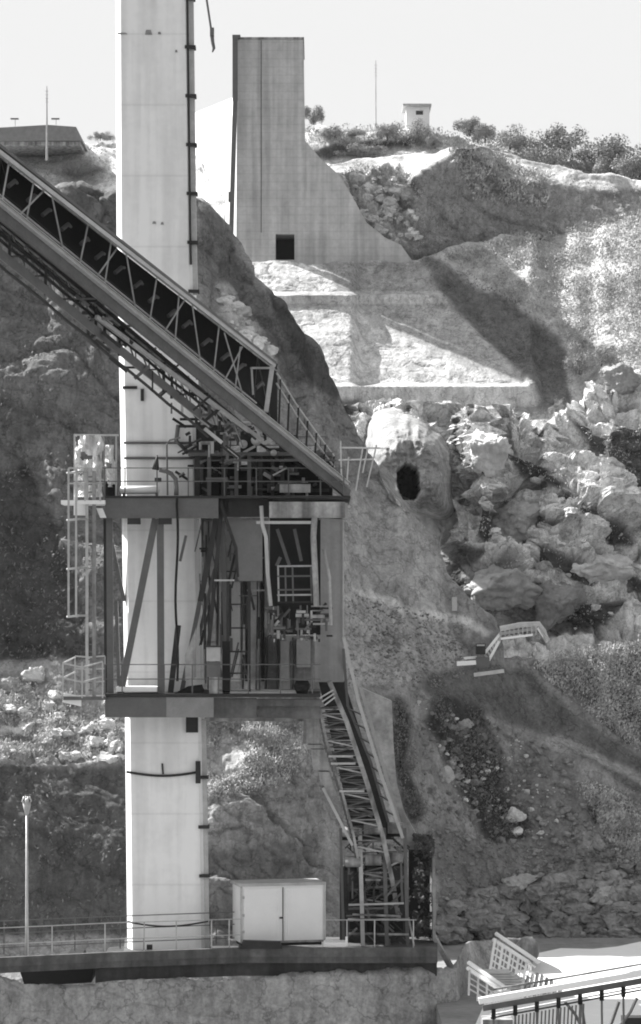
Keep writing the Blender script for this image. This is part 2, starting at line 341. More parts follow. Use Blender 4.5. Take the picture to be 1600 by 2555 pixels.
slope_sheet('terrace_slope', 560, 1780, 3.2, FAR_TOP, 1100, 218, dict(c=1.0, alb=.40, amp=.4, fr=.2), [
    ([(560,600),(1100,600),(1400,1000),(1380,1050),(560,1050)], 0, dict(c=1.2, alb=.34, amp=0, fr=0)),
    ([(600,655),(800,655),(850,740),(600,740)], 5, dict(c=1.2, alb=.48, amp=.2, fr=.6)),
    ([(700,765),(875,765),(960,820),(1040,850),(1130,900),(1280,958),(560,962),(560,765)], 5, dict(c=1.2, alb=.50, amp=.16, fr=.6)),  # broken rock; the paler tone also paints the sunlit part
    ([(810,655),(1100,655),(1110,733),(850,733)], 0, dict(c=1.2, alb=.27)),  # shade on this stretch of concrete painted as a darker tone
    ([(560,728),(1115,728),(1120,735),(560,735)], 0, dict(c=3.2, alb=.4, amp=0)),
    ([(560,735),(1120,735),(1135,758),(560,758)], 0, dict(c=.03, alb=.46, amp=0)),
    ([(560,955),(1330,955),(1335,962),(560,962)], 0, dict(c=4, alb=.42, amp=0)),
    ([(560,962),(1340,962),(1385,1000),(1330,1016),(900,1000),(560,1000)], 0, dict(c=.04, alb=.44, amp=0)),
    ([(1040,630),(1110,655),(1180,700),(1290,760),(1400,830),(1420,960),(1440,1060),(1370,1040),(1345,1010),(1300,930),(1200,830),(1110,740)], 8, dict(c=1.25, alb=.13, amp=.6, fr=.2)),  # dark plants; the low tone also paints shade on the cut wall
    ([(1100,640),(1200,600),(1800,500),(1800,950),(1560,960),(1500,900),(1430,890),(1400,830),(1290,750),(1180,690)], 8, dict(c=1.35, alb=.43, amp=.3, fr=.5)),
    ([(1560,930),(1800,900),(1800,1080),(1500,1060),(1480,980)], 8, dict(c=.3, alb=.2, amp=.6)),
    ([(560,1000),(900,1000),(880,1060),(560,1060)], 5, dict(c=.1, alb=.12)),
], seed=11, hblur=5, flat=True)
# hill spur beside the tower
def spur_base():
    a = depth('terrace_slope', 800, 654) + 4.4; v = max(depth('terrace_slope', x, float(np.interp(x, *zip(*FAR_TOP))) + 4) for x in range(1100, 1760, 30)) + .8
    return [(700, a), (1030, a), (1250, max(v, a)), (1800, max(v, a))]
slope_sheet('hill_spur', 780, 1780, 3.0, [(780,402),(850,405),(950,392),(1080,380),(1150,366),(1185,364),(1260,385),(1350,412),(1450,436),(1600,452),(1800,470)], 690,
    spur_base(), dict(c=.3, alb=.15, amp=.6, fr=.3), [
    ([(780,370),(1000,370),(1130,360),(1120,400),(1030,450),(820,440),(780,440)], 5, dict(c=1.5, alb=.48, amp=.2)),
    ([(780,440),(1010,440),(1060,520),(1010,640),(780,640)], 6, dict(c=.8, alb=.48, amp=1.5, fr=.9)),
    ([(1040,450),(1130,385),(1190,390),(1260,440),(1200,600),(1020,640)], 8, dict(c=.3, alb=.27, amp=.8, fr=.5)),
    ([(1170,366),(1300,396),(1450,432),(1800,460),(1800,500),(1400,465),(1250,440)], 5, dict(c=1.3, alb=.5, amp=.3)),
    ([(1250,455),(1450,475),(1600,520),(1800,560),(1800,650),(1200,650)], 8, dict(c=.3, alb=.27, amp=.7, fr=.5)),
    ([(1530,470),(1800,480),(1800,540),(1560,530)], 8, dict(c=.9, alb=.24, amp=.5)),
], seed=21, hblur=6)
slope_sheet('hill_crest', 740, 1780, 4, [(740,338),(850,328),(950,322),(1090,335),(1250,352),(1400,392),(1500,430),(1600,445),(1800,455)], 520,
    330, dict(c=1.5, alb=.58, amp=.6, fr=.3), [([(760,385),(800,365),(900,350),(1050,345),(1050,362),(900,375),(820,400)], 4, dict(c=.1, alb=.08))], seed=31)
slope_sheet('left_hill', -400, 560, 4, [(-400,350),(0,352),(200,352),(300,348),(460,348),(560,500)], 620, 330,
    dict(c=1.9, alb=.72, amp=.5, fr=.4), [([(-400,440),(300,440),(300,462),(-400,462)], 6, dict(c=1.6, alb=.5)),
    ([(120,400),(230,400),(280,430),(200,440),(130,430)], 8, dict(c=1.0, alb=.30))], seed=41)

# rock face under the deck
slope_sheet('gorge_wall', -400, 1330, 3.4, [(-400,2430),(0,2430),(60,2452),(230,2452),(1100,2430),(1130,2420),(1160,2360),(1200,2345),(1330,2345)], 2690, [(-400,108.2),(0,109.9),(600,112.9),(1050,113.1),(1150,114),(1330,119)],
    dict(c=.1, alb=.32, amp=.35, fr=.4), [ ([(1150,2330),(1330,2330),(1330,2700),(1180,2700),(1130,2430)], 6, dict(c=1.6, alb=.22, amp=.15))], seed=61, tail=.2)
# ground low in the gorge, and the pale yard lying on it
g = MB(); ZG = -14.6
g.add([(4.2,20,ZG),(200,20,ZG),(200,150,ZG),(4.2,150,ZG),(-200,20,-19),(4.2,20,-19),(4.2,150,-19),(-200,150,-19)], [(0,1,2,3),(4,5,6,7),(5,0,3,6)])
setp(g.build('ground', mat('bare_earth', .22, .95, .25, .5, .6, 2)), None, None, None, 'structure')
def gp(px, py, z=ZG): D = F * -z / (py - HZ); return Vector(((px-800)*D/F, D, z))
zy = ZG + .02
yd = MB(); pts = [gp(1150,2640,zy), gp(1220,2480,zy), gp(1290,2425,zy), gp(1345,2378,zy), gp(1400,2366,zy), gp(1480,2368,zy), gp(1540,2362,zy), gp(1620,2345,zy), gp(1900,2330,zy), gp(1900,2640,zy)]
yd.add(pts, [tuple(range(len(pts)))])
setp(yd.build('yard', M['yard']), None, None, None, 'structure')

# ------------------------------------------------------------------ rocks, brush, bushes
def ico(sub=3):
    import bmesh
    bm = bmesh.new(); bmesh.ops.create_icosphere(bm, subdivisions=sub, radius=1)
    v = np.array([p.co[:] for p in bm.verts]); f = np.array([[q.index for q in p.verts] for p in bm.faces]); bm.free(); return v, f
IV4, IF4 = ico(5); IV1, IF1 = ico(3)
def rock_shape(v, seed, sx, sy, sz, rough=.35):
    rg = np.random.default_rng(seed); q = v.copy()
    if rough > .1:
        for k in range(16):
            nrm = rg.normal(size=3); nrm /= np.linalg.norm(nrm); d = rg.uniform(.45, .85)
            ex = np.maximum(0, q @ nrm - d); q = q - ex[:, None] * nrm * .93
        q *= 1.25
    v = q
    n = fbm(v[:,0]*1.1+seed, v[:,1]*1.1, v[:,2]*1.1, 5, seed, ridge=True, gain=.55); n0 = fbm(v[:,0]*.7, v[:,1]*.7+seed, v[:,2]*.7, 2, seed+9)
    q = v * (1 + rough * .28 * n + rough * .5 * n0)[:, None]
    if rough > .1:
        t_, e_ = facet(q[:,0]*2.1+seed, q[:,1]*2.1, q[:,2]*2.9, seed); t3, e3 = facet(q[:,0]*5+seed, q[:,1]*5, q[:,2]*6.5, seed+5)
        q = q * (1 + .13*t_ - .07*np.exp(-(e_/.08)**2) + .05*t3 - .03*np.exp(-(e3/.1)**2))[:, None]
    return q * np.array([sx, sy, sz])
def boulder(px, py, wpx, hpx, sheet, label, seed, alb=None, name='boulder', group='boulders on the far rocky slope', fwd=0, rough=.35, tilt=0):
    D = depth(sheet, px, py) - fwd; c = P(px, py, D)
    v = rock_shape(IV4, seed, m_(wpx/2, D), m_(wpx/2, D)*.9, m_(hpx/2, D), rough)
    if tilt:
        a = math.radians(tilt); R = np.array([[math.cos(a),0,math.sin(a)],[0,1,0],[-math.sin(a),0,math.cos(a)]]); v = v @ R.T
    o = npmesh(name, v, IF4, M['rock'] if alb is None else alb, smooth=True); o.location = c
    return setp(o, label, 'rock', group)
mid_rock = mat('grey_rock', .36, .9, .25, .8, .9, 3, spec=.1); dk_rock = mat('dark_rock', .24, .9, .25, .8, .8, 3, spec=.1)
for a in [
    (1215,1150,110,120,'pale jagged boulder just right of the long dark cleft below the terraces',5,None),
    (1290,1300,120,110,'broad pale boulder in the middle of the rocky slope beside the upright cleft',6,mid_rock),
    (1230,1470,170,130,'big smooth grey boulder above the pale stairway on the slope',7,mid_rock),
    (1385,1510,120,130,'dark rounded boulder right of the big smooth grey one above the stairway',8,dk_rock),
    (1100,1320,110,140,'grey boulder standing at the foot of the rock with the tunnel',12,mid_rock),
    (1345,1395,120,90,'small pale boulder between the broad pale one and the dark rounded one',13,None),
    (1500,1420,150,100,'pale jagged boulder near the right picture edge above the dark hollow',14,None),
    (1560,960,90,70,'rounded grey boulder at the right edge level with the lower terrace',17,mid_rock)]:
    boulder(a[0], a[1], a[2], a[3], 'far_bank', a[4], a[5], a[6], tilt=18 if a[5] in (9, 16) else 0)
for a in [(1284,2035,50,34,'single pale grey boulder on the dark scree slope',31,None),(1292,2075,30,20,'small pale stone just below the pale grey boulder on the scree',32,None),
          (1290,2205,80,40,'low grey boulder at the top of the rubble strip',33,mid_rock),(1510,2235,70,40,'wide grey boulder in the rubble strip near the right edge',34,mid_rock),
          (1110,1935,40,60,'upright grey block beside the dark hollow right of the lattice stair',35,mid_rock),(1155,1810,46,30,'grey rock in the dark brush patch below the central slope',36,mid_rock),
          (95,1690,55,40,'pale round boulder on the lit ledge at the left edge',37,None),(30,1712,60,50,'lumpy pale boulder at the left picture edge on the lit ledge',38,mid_rock)]:
    boulder(*a[:4], 'near_bank', a[4], a[5], a[6], group='boulders on the near bank')

# rock with the tunnel mouth: a thick relief with a deep bore
def cave():
    cx, cy, hw, hh = 1035, 1158, 92, 112; D0 = depth('far_bank', 1035, 1240) - 9
    n = 150; u = np.linspace(-1.45, 1.45, n); U, V_ = np.meshgrid(u, u); wv = .35 * fbm(U*1.2, V_*1.2, U*0+2, 3, 71); U2 = U + .35*np.clip(-V_, 0, 1)*(-1) + wv*.5; V2 = V_ + .28*U + wv*.4
    r = (np.abs(np.where(U2 < 0, U2*.95, U2*1.1))**3.4 + np.abs(V2*1.05)**3.4)**(1/3.4)
    px = cx + U*hw; py = cy - V_*hh
    D = D0 + 6 * np.clip(r, 0, 2)**5 + 1.2*np.clip(V_,0,2)**2
    D = D - .35 * fbm(px/30, py/30, px*0, 5, 77) - .5*fbm(px/60, py/60, px*0, 3, 78, ridge=True) - .6*np.exp(-((px-1030)/8)**2 - ((py-1120)/30)**2)*-1
    hx = (px - 1021 - (py-1200)*.10) / 27; hy = (py - 1203) / np.where(py < 1203, 44, 42); hr = np.abs(hx)**2.3 + np.abs(hy)**2.3 + .22*fbm(px/11, py/11, px*0, 4, 79)
    hole = 1 / (1 + np.exp((hr - 1) * 14)); D = D + hole * 7.5
    X = (px-800)*(D - hole*7.5)/F; Z = (HZ-py)*(D - hole*7.5)/F
    V = np.stack([X, D, Z], -1).reshape(-1, 3)
    idx = np.arange(n*n).reshape(n, n); Fq = np.stack([idx[:-1,:-1], idx[:-1,1:], idx[1:,1:], idx[1:,:-1]], -1).reshape(-1, 4)
    alb = np.where(hole > .3, .012, .32) * np.where((py > 1205) & (px > 1040), .8, 1)  # bore painted near black, its darkness put into the colour
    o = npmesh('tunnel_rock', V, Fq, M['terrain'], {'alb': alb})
    setp(o, 'smooth grey rock with a black arched tunnel mouth in it', 'rock')
cave()

def sheet_pts(sheet, n, poly=None, seed=0):
    """points scattered over a terrain sheet, restricted to an outline"""
    D, mp, V, N, alb = SHEETS[sheet]; rg = np.random.default_rng(seed)
    xs = V[..., 0] / V[..., 1] * F + 800; ys = HZ - V[..., 2] / V[..., 1] * F
    ok = np.zeros(xs.shape, bool)
    pl = poly; ins = np.zeros(xs.shape, bool)
    for i in range(len(pl)):
        x1, y1 = pl[i]; x2, y2 = pl[(i+1) % len(pl)]
        if y1 == y2: continue
        ins ^= ((y1 > ys) != (y2 > ys)) & (xs < (x2-x1)*(ys-y1)/(y2-y1)+x1)
    ii = np.argwhere(ins)
    if len(ii) == 0: return np.zeros((0,3)), np.zeros((0,3))
    ch = ii[rg.integers(0, len(ii), n)]; return V[ch[:,0], ch[:,1]], N[ch[:,0], ch[:,1]]
def brush_mesh(name, groups, mt, label, cat, up=0.0):
    """many small leaf and stalk faces, spread in clumps"""
    VV, FF = [], []; base = 0
    for sheet, n, poly, size, hgt, seed in groups:
        p, nr = sheet_pts(sheet, n, poly, seed); n = len(p)
        if not n: continue
        rg = np.random.default_rng(seed + 1)
        cl_ = fbm(p[:,0]*.5, p[:,1]*.5, p[:,2]*.5, 3, seed); keep = cl_ > rg.uniform(-.7, .5, n); p = p[keep]; n = len(p)
        p = p + np.stack([rg.normal(0,.12,n), -rg.random(n)*hgt*.5, rg.random(n)**1.5*hgt], -1)
        a = rg.normal(size=(n,3)) * (1 - up) + np.array([.25, 0, 1.]) * up; a /= np.linalg.norm(a,axis=1,keepdims=True); b = np.cross(a, rg.normal(size=(n,3))); b /= np.linalg.norm(b,axis=1,keepdims=True)
        s = (size * rg.uniform(.5, 1.4, n))[:, None]; b = b * (1 - .6*up)
        q = np.stack([p - a*s, p + b*s*.6, p + a*s, p - b*s*.6], 1).reshape(-1, 3); VV.append(q)
        FF.append(np.arange(n*4).reshape(-1, 4) + base); base += n*4
    o = npmesh(name, np.concatenate(VV), np.concatenate(FF), mt, smooth=False)
    return setp(o, label, cat, None, 'stuff')
brush_mesh('undergrowth', [
    ('near_bank', 5000, [(-100,560),(310,560),(310,1660),(-100,1660)], .08, .35, 1),
    ('near_bank', 1500, [(-100,1900),(315,1900),(315,2330),(-100,2330)], .08, .4, 2),
    ('near_bank', 11000, [(1070,1740),(1200,1770),(1330,2080),(1240,2110),(1150,1960)], .065, .5, 3),
    ('near_bank', 8000, [(985,1730),(1020,1790),(1060,2050),(1020,2060),(975,1900)], .065, .5, 4),
    ('terrace_slope', 2500, [(1040,640),(1200,700),(1400,830),(1440,1060),(1300,930),(1110,740)], .09, .3, 5),
    ('hill_spur', 2500, [(1040,450),(1130,385),(1600,480),(1600,560),(1200,620),(1020,640)], .08, .3, 6)],
    mat('dark_undergrowth', .16, .85, .5, 1.2, 0, spec=.1), 'dark shrubs and ivy covering the shaded cliffs', 'undergrowth', up=.5)
brush_mesh('dry_brush', [
    ('terrace_slope', 45000, [(1110,640),(1600,510),(1700,530),(1700,950),(1450,900),(1400,830)], .10, .40, 7),
    ('hill_spur', 9000, [(840,400),(1060,440),(1050,620),(900,540)], .09, .3, 8),
    ('near_bank', 12000, [(-50,1700),(310,1760),(310,1880),(-50,1900)], .07, .4, 9),
    ('near_bank', 14000, [(500,1790),(740,1790),(780,1850),(720,1960),(500,2000)], .065, .35, 10),
    ('near_bank', 18000, [(1330,1660),(1600,1610),(1600,1880),(1430,1750)], .07, .5, 11),
    ('near_bank', 14000, [(1440,1960),(1620,2000),(1620,2240),(1540,2150)], .065, .4, 12),
    ('far_bank', 9000, [(1130,1000),(1600,1060),(1600,1640),(1300,1500),(1180,1300)], .08, .4, 13),
    ('hill_spur', 5000, [(1120,375),(1200,375),(1380,440),(1360,520),(1180,500)], .15, .4, 15),
    ('hill_crest', 14000, [(760,325),(1000,322),(1300,360),(1620,440),(1620,490),(1200,380),(760,360)], .14, .9, 17),
    ('left_hill', 900, [(-50,355),(300,355),(300,450),(-50,450)], .16, .3, 14)],
    mat('pale_dry_brush', .42, .9, .5, 1.0, 0, spec=.1), 'pale dry grass and low brush on the sunlit slopes', 'brush', up=.6)
# rubble
def rubble(name, sheet, items, mt, label, seed):
    rg = np.random.default_rng(seed); VV, FF = [], []; base = 0; sh = [rock_shape(IV1, 100+i, 1, 1, 1, .5) for i in range(12)]
    for n, poly, s0, s1, sheet in items:
        p, nr = sheet_pts(sheet, n, poly, seed + n)
        for q in p:
            v = sh[rg.integers(12)]; a = rg.uniform(0, 6.28); ca, sa = math.cos(a), math.sin(a)
            s = s0 + (s1 - s0) * rg.random()**2.5; w_ = v * np.array([1, .8, .65]) * s; w_ = np.stack([w_[:,0]*ca - w_[:,1]*sa, w_[:,0]*sa + w_[:,1]*ca, w_[:,2]], -1)
            VV.append(w_ + q + np.array([0, -s*.3, s*.15])); FF.append(IF1 + base); base += len(v)
    o = npmesh(name, np.concatenate(VV), np.concatenate(FF), mt, smooth=False); return setp(o, label, 'rubble', None, 'stuff')
rubble('rubble', None, [
    (1300, [(1095,2290),(1180,2235),(1350,2210),(1470,2160),(1620,2150),(1620,2370),(1300,2350),(1100,2345)], .10, .50, 'near_bank'),
    (260, [(1095,2240),(1300,2170),(1600,2080),(1620,2160),(1350,2210),(1100,2290)], .06, .22, 'near_bank'),
    (1500, [(870,1480),(1100,1540),(1220,1640),(1100,1720),(870,1720)], .02, .08, 'near_bank'),
    (900, [(1090,2060),(1500,2150),(1500,2230),(1090,2280)], .02, .09, 'near_bank'),
    (260, [(1040,1740),(1420,1880),(1500,2150),(1100,2150)], .07, .24, 'near_bank'),
    (420, [(1000,1740),(1350,1850),(1560,2050),(1500,2180),(1090,2200),(1010,1980)], .03, .13, 'near_bank')], M['stone'], 'loose grey stones heaped along the foot of the scree slope', 50)
rubble('broken_rock', None, [
    (120, [(1040,1750),(1400,1880),(1450,2000),(1350,2100),(1150,2000)], .04, .17, 'near_bank'),
    (160, [(-50,1700),(310,1760),(310,1900),(-50,1900)], .08, .35, 'near_bank'),
    (120, [(1140,1030),(1600,1110),(1600,1650),(1300,1540),(1200,1350)], .06, .5, 'far_bank'),
    (120, [(840,440),(1020,440),(1050,600),(920,580)], .2, .6, 'hill_spur'),
    (120, [(535,700),(600,760),(690,900),(600,860)], .1, .4, 'near_bank')], mat('pale_stone', .58, .9, .3, .8, .5, 3, spec=.1), 'pale broken rock scattered over the sunlit slopes', 51)
# bushes on the crests
def bush_protos():
    out = []
    for k in range(4):
        rg = np.random.default_rng(60+k); VV, FF = [], []; base = 0; n = 4200
        cs = rg.normal(size=(9,3))*np.array([.42,.35,.2]) + np.array([0,0,.55]); rr = rg.uniform(.3,.5,9)
        for i in range(n):
            c = rg.integers(9); d = rg.normal(size=3); d /= np.linalg.norm(d); q = cs[c] + d*rr[c]*rg.random()**.4*1.12
            if q[2] < 0: continue
            a = rg.normal(size=3); a /= np.linalg.norm(a); b = np.cross(a, d); b /= np.linalg.norm(b)+1e-6; s = rg.uniform(.025,.055)
            VV += [q-a*s, q+b*s*.7, q+a*s, q-b*s*.7]; FF.append([base,base+1,base+2,base+3]); base += 4
        me_o = npmesh('foliage', np.array(VV), np.array(FF), M['leaf_bush'], smooth=False); out.append(me_o.data); bpy.data.objects.remove(me_o)
    return out
M['leaf_bush'] = mat('bush_leaves', .30, .8, .4, 2.5, 0, spec=.15)
BP = bush_protos()
stem_mb = MB().tube([(0,0,-.3),(.03,0,.25),(.1,.02,.6)], [.05,.04,.02], 6); stem_mb.tube([(0,0,.1),(-.15,.05,.5)], [.03,.015], 5)
st0 = stem_mb.build('stem', M['wood']); STEM = st0.data; bpy.data.objects.remove(st0)
bl = [(782,288,56,46,'hill_crest','round bush against the sky just right of the concrete tower'),
      (965,330,70,44,'hill_crest','dark bush on the skyline left of the small hut'),
      (1045,332,56,44,'hill_crest','dark bush right in front of the small hut'),
      (1085,358,44,26,'hill_crest','low bush on the slope just right of the hut bush'),
      (1172,318,70,44,'hill_crest','tall tufted bush over the peak of the grassy spur'),
      (1210,334,60,46,'hill_crest','dark round bush right of the tufted bush over the spur peak'),
      (1272,350,84,46,'hill_crest','wide bush in the middle of the skyline row right of the peak'),
      (1330,365,60,34,'hill_crest','flat bush left of the largest pale bush on the skyline'),
      (1396,360,110,84,'hill_crest','tallest bush on the right half of the skyline'),
      (1370,390,90,50,'hill_crest','low dark bush at the foot of the tallest skyline bush'),
      (1455,385,60,36,'hill_crest','small bush right of the tallest skyline bush'),
      (1540,385,130,80,'hill_crest','broad bush on the skyline near the right edge'),
      (1520,425,80,60,'hill_crest','dark bush below the broad bush near the right edge'),
      (1595,420,90,70,'hill_crest','bush cut by the right picture edge on the skyline'),
      (835,333,60,20,'hill_crest','low scrub on the crest close to the tower'),
      (885,331,50,18,'hill_crest','low scrub on the crest left of the tall mast'),
      (905,378,110,24,'hill_crest','dark low hedge of scrub on the slope below the mast'),
      (250,340,34,22,'left_hill','small dark bush on the left hill close to the white pylon'),
      (275,342,30,16,'left_hill','lowest dark bush touching the white pylon on the left hill'),
      (170,420,70,34,'left_hill','spreading bush on the pale hill between conveyor and pylon'),
      (230,425,54,26,'left_hill','smaller bush right of the spreading one on the pale left hill'),
      (508,520,26,30,'near_bank','small pointed bush on the ridge just right of the white pylon'),
      (1445,905,60,60,'terrace_slope','dark bush at the foot of the grassy hill on the right'),
      (1500,890,70,50,'terrace_slope','dark bush to the right of the one at the foot of the grassy hill')]
for i, (px, py, wp, hp, sh, lb) in enumerate(bl):
    D = depth(sh, px, max(py+hp/2, 345)) - 1.5; c = P(px, py + hp/2, D)
    r = thing('bush', lb, 'bush', c, 'bushes on the hills')
    o = bpy.data.objects.new('foliage', BP[i % 4]); SC.collection.objects.link(o); o.parent = r
    s = m_(wp, D)/1.6; o.scale = (s, s, m_(hp, D)/1.15); o.rotation_euler = (0, 0, i*1.3)
    o2 = bpy.data.objects.new('stem', STEM); SC.collection.objects.link(o2); o2.parent = r; o2.scale = (s, s, m_(hp, D)/1.15)

# ------------------------------------------------------------------ concrete tower and far structures
DT = depth('terrace_slope', 800, 654) + 3.4
tw = thing('concrete_tower', 'tall board marked concrete tower with a square dark opening near its foot', 'tower', P(700, 655, DT))
b = MB(); dy = Vector((0, 9, 0))
def tw_poly(pts): b.prism([P(x, y, DT) for x, y in pts][::-1], dy)
tw_poly([(592,95),(757,98),(761,350),(761,584),(590,584)])
b.prism([P(x, y, DT+.05) for x, y in [(761,350),(800,395),(850,440),(885,500),(915,555),(960,592),(1000,610),(1042,668),(761,668)]][::-1], (0,1.2,0))
tw_poly([(590,584),(688,584),(688,668),(588,668)]); tw_poly([(735,584),(761,584),(761,668),(735,668)]); tw_poly([(688,648),(735,648),(735,668),(688,668)])
b.build('shaft', M['tower'], tw)
MB().pbox(686, 582, 737, 650, DT + 3.2, .2).build('door_recess', M['black'], tw)
MB().pbox(684, 650, 739, 655, DT - .12, .3).build('sill', M['conc_pale'], tw)
c = MB(); c.beam(P(587, 90, DT-.3), P(587, 250, DT-.3), m_(13,DT), .5); c.beam(P(587,250,DT-.3), P(580,480,DT-.3), m_(11,DT), .5)
c.beam(P(580,480,DT-.3), P(577,600,DT-.3), m_(11,DT), .5); c.pbox(570, 478, 582, 502, DT-.5, .5); c.pbox(580, 86, 600, 94, DT-.6, .6)
c.build('edge_duct', M['gsteel'], tw)
MB().pbox(651, 100, 653, 580, DT-.02, .03).build('joint', M['conc_dark'], tw)
MB().pbox(590, 92, 759, 97, DT-.08, 9).build('coping', M['conc'], tw)
# pale wall seen in the gap between pylon and tower
s = MB(); DW = 420; s.prism([P(440,300,DW),P(600,235,DW),P(600,640,DW-30),P(440,640,DW-30)][::-1], (0, 12, 0))
setp(s.build('dam_wall', mat('sunlit_dam_face', .82, .9, .04, .1, .05, 2)), 'blank white dam face filling the gap between pylon and tower', 'dam')
# far building, hut, masts
DB = 345
fb = thing('flat_building', 'long low dark roofed building on the left skyline', 'building', P(80, 352, DB))
q = MB(); A, Bq, Cq, Dq = P(-120,352,DB), P(204,350,DB), P(188,314,DB), P(-120,316,DB)
q.prism([A, Bq, P(190,316,DB), P(120,311,DB), P(-20,319,DB), P(-120,322,DB)], (0, 14, 0)); q.build('roof', M['roof'], fb)
MB().pbox(-118, 353, 200, 362, DB+.5, 12).build('wall', M['conc'], fb)
for px, lab in ((38, 'left one of two roof lamps above the far building'), (140, 'right one of two roof lamps above the far building')):
    t = thing('roof_lamp', lab, 'lamp', P(px, 314, DB+3), 'lamps on the far building')
    MB().tube([P(px,316,DB+3), P(px,297,DB+3)], .035, 6).build('pole', M['lsteel'], t); MB().pbox(px-12, 294, px+8, 297, DB+3, .4).build('lamp_head', M['gsteel'], t)
def mast(px, y0, y1, D, lab, r=.08):
    t = thing('antenna_mast', lab, 'mast', P(px, y1, D), 'thin masts on the skyline')
    MB().tube([P(px,y1,D), P(px,(y0+y1)/2,D), P(px,y0,D)], [r*1.5, r, r*.5], 6).build('pole', M['lsteel'], t)
    mm = MB()
    for i in range(4): yy = y0 + 12 + i*9; mm.tube([P(px-4,yy,D), P(px+4,yy,D)], .03, 5)
    mm.build('antenna', M['lsteel'], t)
mast(938, 150, 325, 350, 'tall thin mast on the skyline left of the small hut', .07); mast(117, 215, 400, 300, 'thin pale mast in front of the dark roofed building', .08)
hut_roof = mat('pale_roof', .45, .8)
h = thing('hut', 'small pale hut with an overhanging flat roof on the skyline', 'hut', P(1042, 335, 345))
hw = MB(); hw.pbox(1014,263,1038,335,345,4); hw.pbox(1056,263,1072,335,345,4); hw.pbox(1038,263,1056,275,345,4); hw.pbox(1038,286,1056,335,345,4); hw.build('wall', M['white'], h)
MB().pbox(1006,258,1077,263,344.4,5.4).build('roof', hut_roof, h); MB().pbox(1037,274,1057,287,345.5,.2).build('window', M['gsteel'], h)
# hanging crane rope
t = thing('crane_hook', 'dark crane hook hanging on its rope in the sky beside the white pylon', 'crane hook', P(533,130,140))
MB().tube([P(512,-260,140), P(516,0,140), P(528,80,140)], .05, 6).build('rope', M['gsteel'], t)
k = MB(); k.pbox(524,68,534,88,139.8,.4); k.tube([P(529,88,140),P(531,105,140),P(534,120,140),P(530,130,140)], [.09,.08,.07,.03], 8); k.build('hook_block', M['gsteel'], t)

# ------------------------------------------------------------------ white pylon
DP = 114.6
py_t = thing('pylon', 'tall white concrete pylon rising past the conveyor and both platforms', 'pylon', P(410, 2368, DP))
edge = [(-60,288,462),(580,291,470),(1000,299,479),(1290,304,484),(1800,312,494),(2372,318,503)]
ch = .62
rows = []
for y, l, r in edge:
    a = P(l+13, y, DP); bb = P(r, y, DP); z = a.z; x0 = P(l, y, DP+ch).x
    rows.append([(x0, DP+ch, z), (a.x, DP, z), (bb.x-.0, DP, z), (bb.x+.12, DP+.12, z), (bb.x+.12, DP+3.4, z), (x0, DP+3.4, z)])
mb = MB(); n = 6
mb.add([v for r_ in rows for v in r_], [((i+1)*n+k, (i+1)*n+(k+1) % n, i*n+(k+1) % n, i*n+k) for i in range(len(rows)-1) for k in range(n)] + [tuple(range(n))])
mb.build('shaft', M['pylon'], py_t)
def rx(y): return float(np.interp(y, [e[0] for e in edge], [e[2] for e in edge]))
def lx(y): return float(np.interp(y, [e[0] for e in edge], [e[1] for e in edge]))
# cable duct running up the right edge
for (y0, y1, mt) in ((-60, 735, M['lsteel']), (1795, 2368, M['lsteel'])):
    d = MB(); ys = list(range(y0, y1+1, 60)) + [y1]
    for ya, yb in zip(ys[:-1], ys[1:]):
        if yb > ya: d.beam(P(rx(ya)+14, ya, DP+.3), P(rx(yb)+14, yb, DP+.3), m_(13, DP), .35)
    d.build('cable_duct', mt, py_t)
for y in list(range(-10, 740, 122)) + [1936, 2060, 2182]:
    MB().pbox(rx(y)-3, y, rx(y)+24, y+8, DP-.05, .5).build('duct_bracket', M['dsteel'], py_t)
d = MB()
d.tube([P(rx(y)+5, y, DP-.02) for y in range(-60, 740, 80)], .045, 6); d.build('cable', M['dsteel'], py_t)
# dark patches and fixings
d = MB()
for (x, y, w_, h_) in ((371,80,9,6),(398,82,4,3),(305,83,14,2),(385,555,5,3),(405,557,4,3),(440,127,3,3)):
    d.hexa([P(x-w_,y+h_,DP-.03),P(x+w_,y+h_,DP-.03),P(x+w_,y+h_,DP+.02),P(x-w_,y+h_,DP+.02),P(x-w_*.7,y-h_,DP-.03),P(x+w_*.6,y-h_,DP-.03),P(x+w_*.6,y-h_,DP+.02),P(x-w_*.7,y-h_,DP+.02)])
d.build('fixing', M['pylon_dark'], py_t)
# sagging cable band around the shaft
band = MB(); pts = []
for i in range(13): u = i/12; x = lx(1930) + 2 + u*(rx(1930)-lx(1930)); pts.append(P(x, 1926 + 10*math.sin(math.pi*u), DP-.06))
band.tube(pts, .05, 6); band.tube([P(405,1905,DP-.05), P(407,1932,DP-.05)], .035, 6); band.pbox(488,1900,500,1955,DP-.3,.3); band.build('cable_band', M['dsteel'], py_t)
d = MB(); d.pbox(306,963,342,970,DP-.1,.2); d.pbox(351,970,359,1000,DP-.1,.2); d.pbox(464,1790,494,1828,DP-.25,.3); d.build('bracket', M['dsteel'], py_t)
d = MB()
for y in (1105, 1143): d.tube([P(lx(y)+8,y,DP-.06), P(rx(y),y,DP-.06)], .05, 6)
d.build('ring_rail', M['gsteel'], py_t)

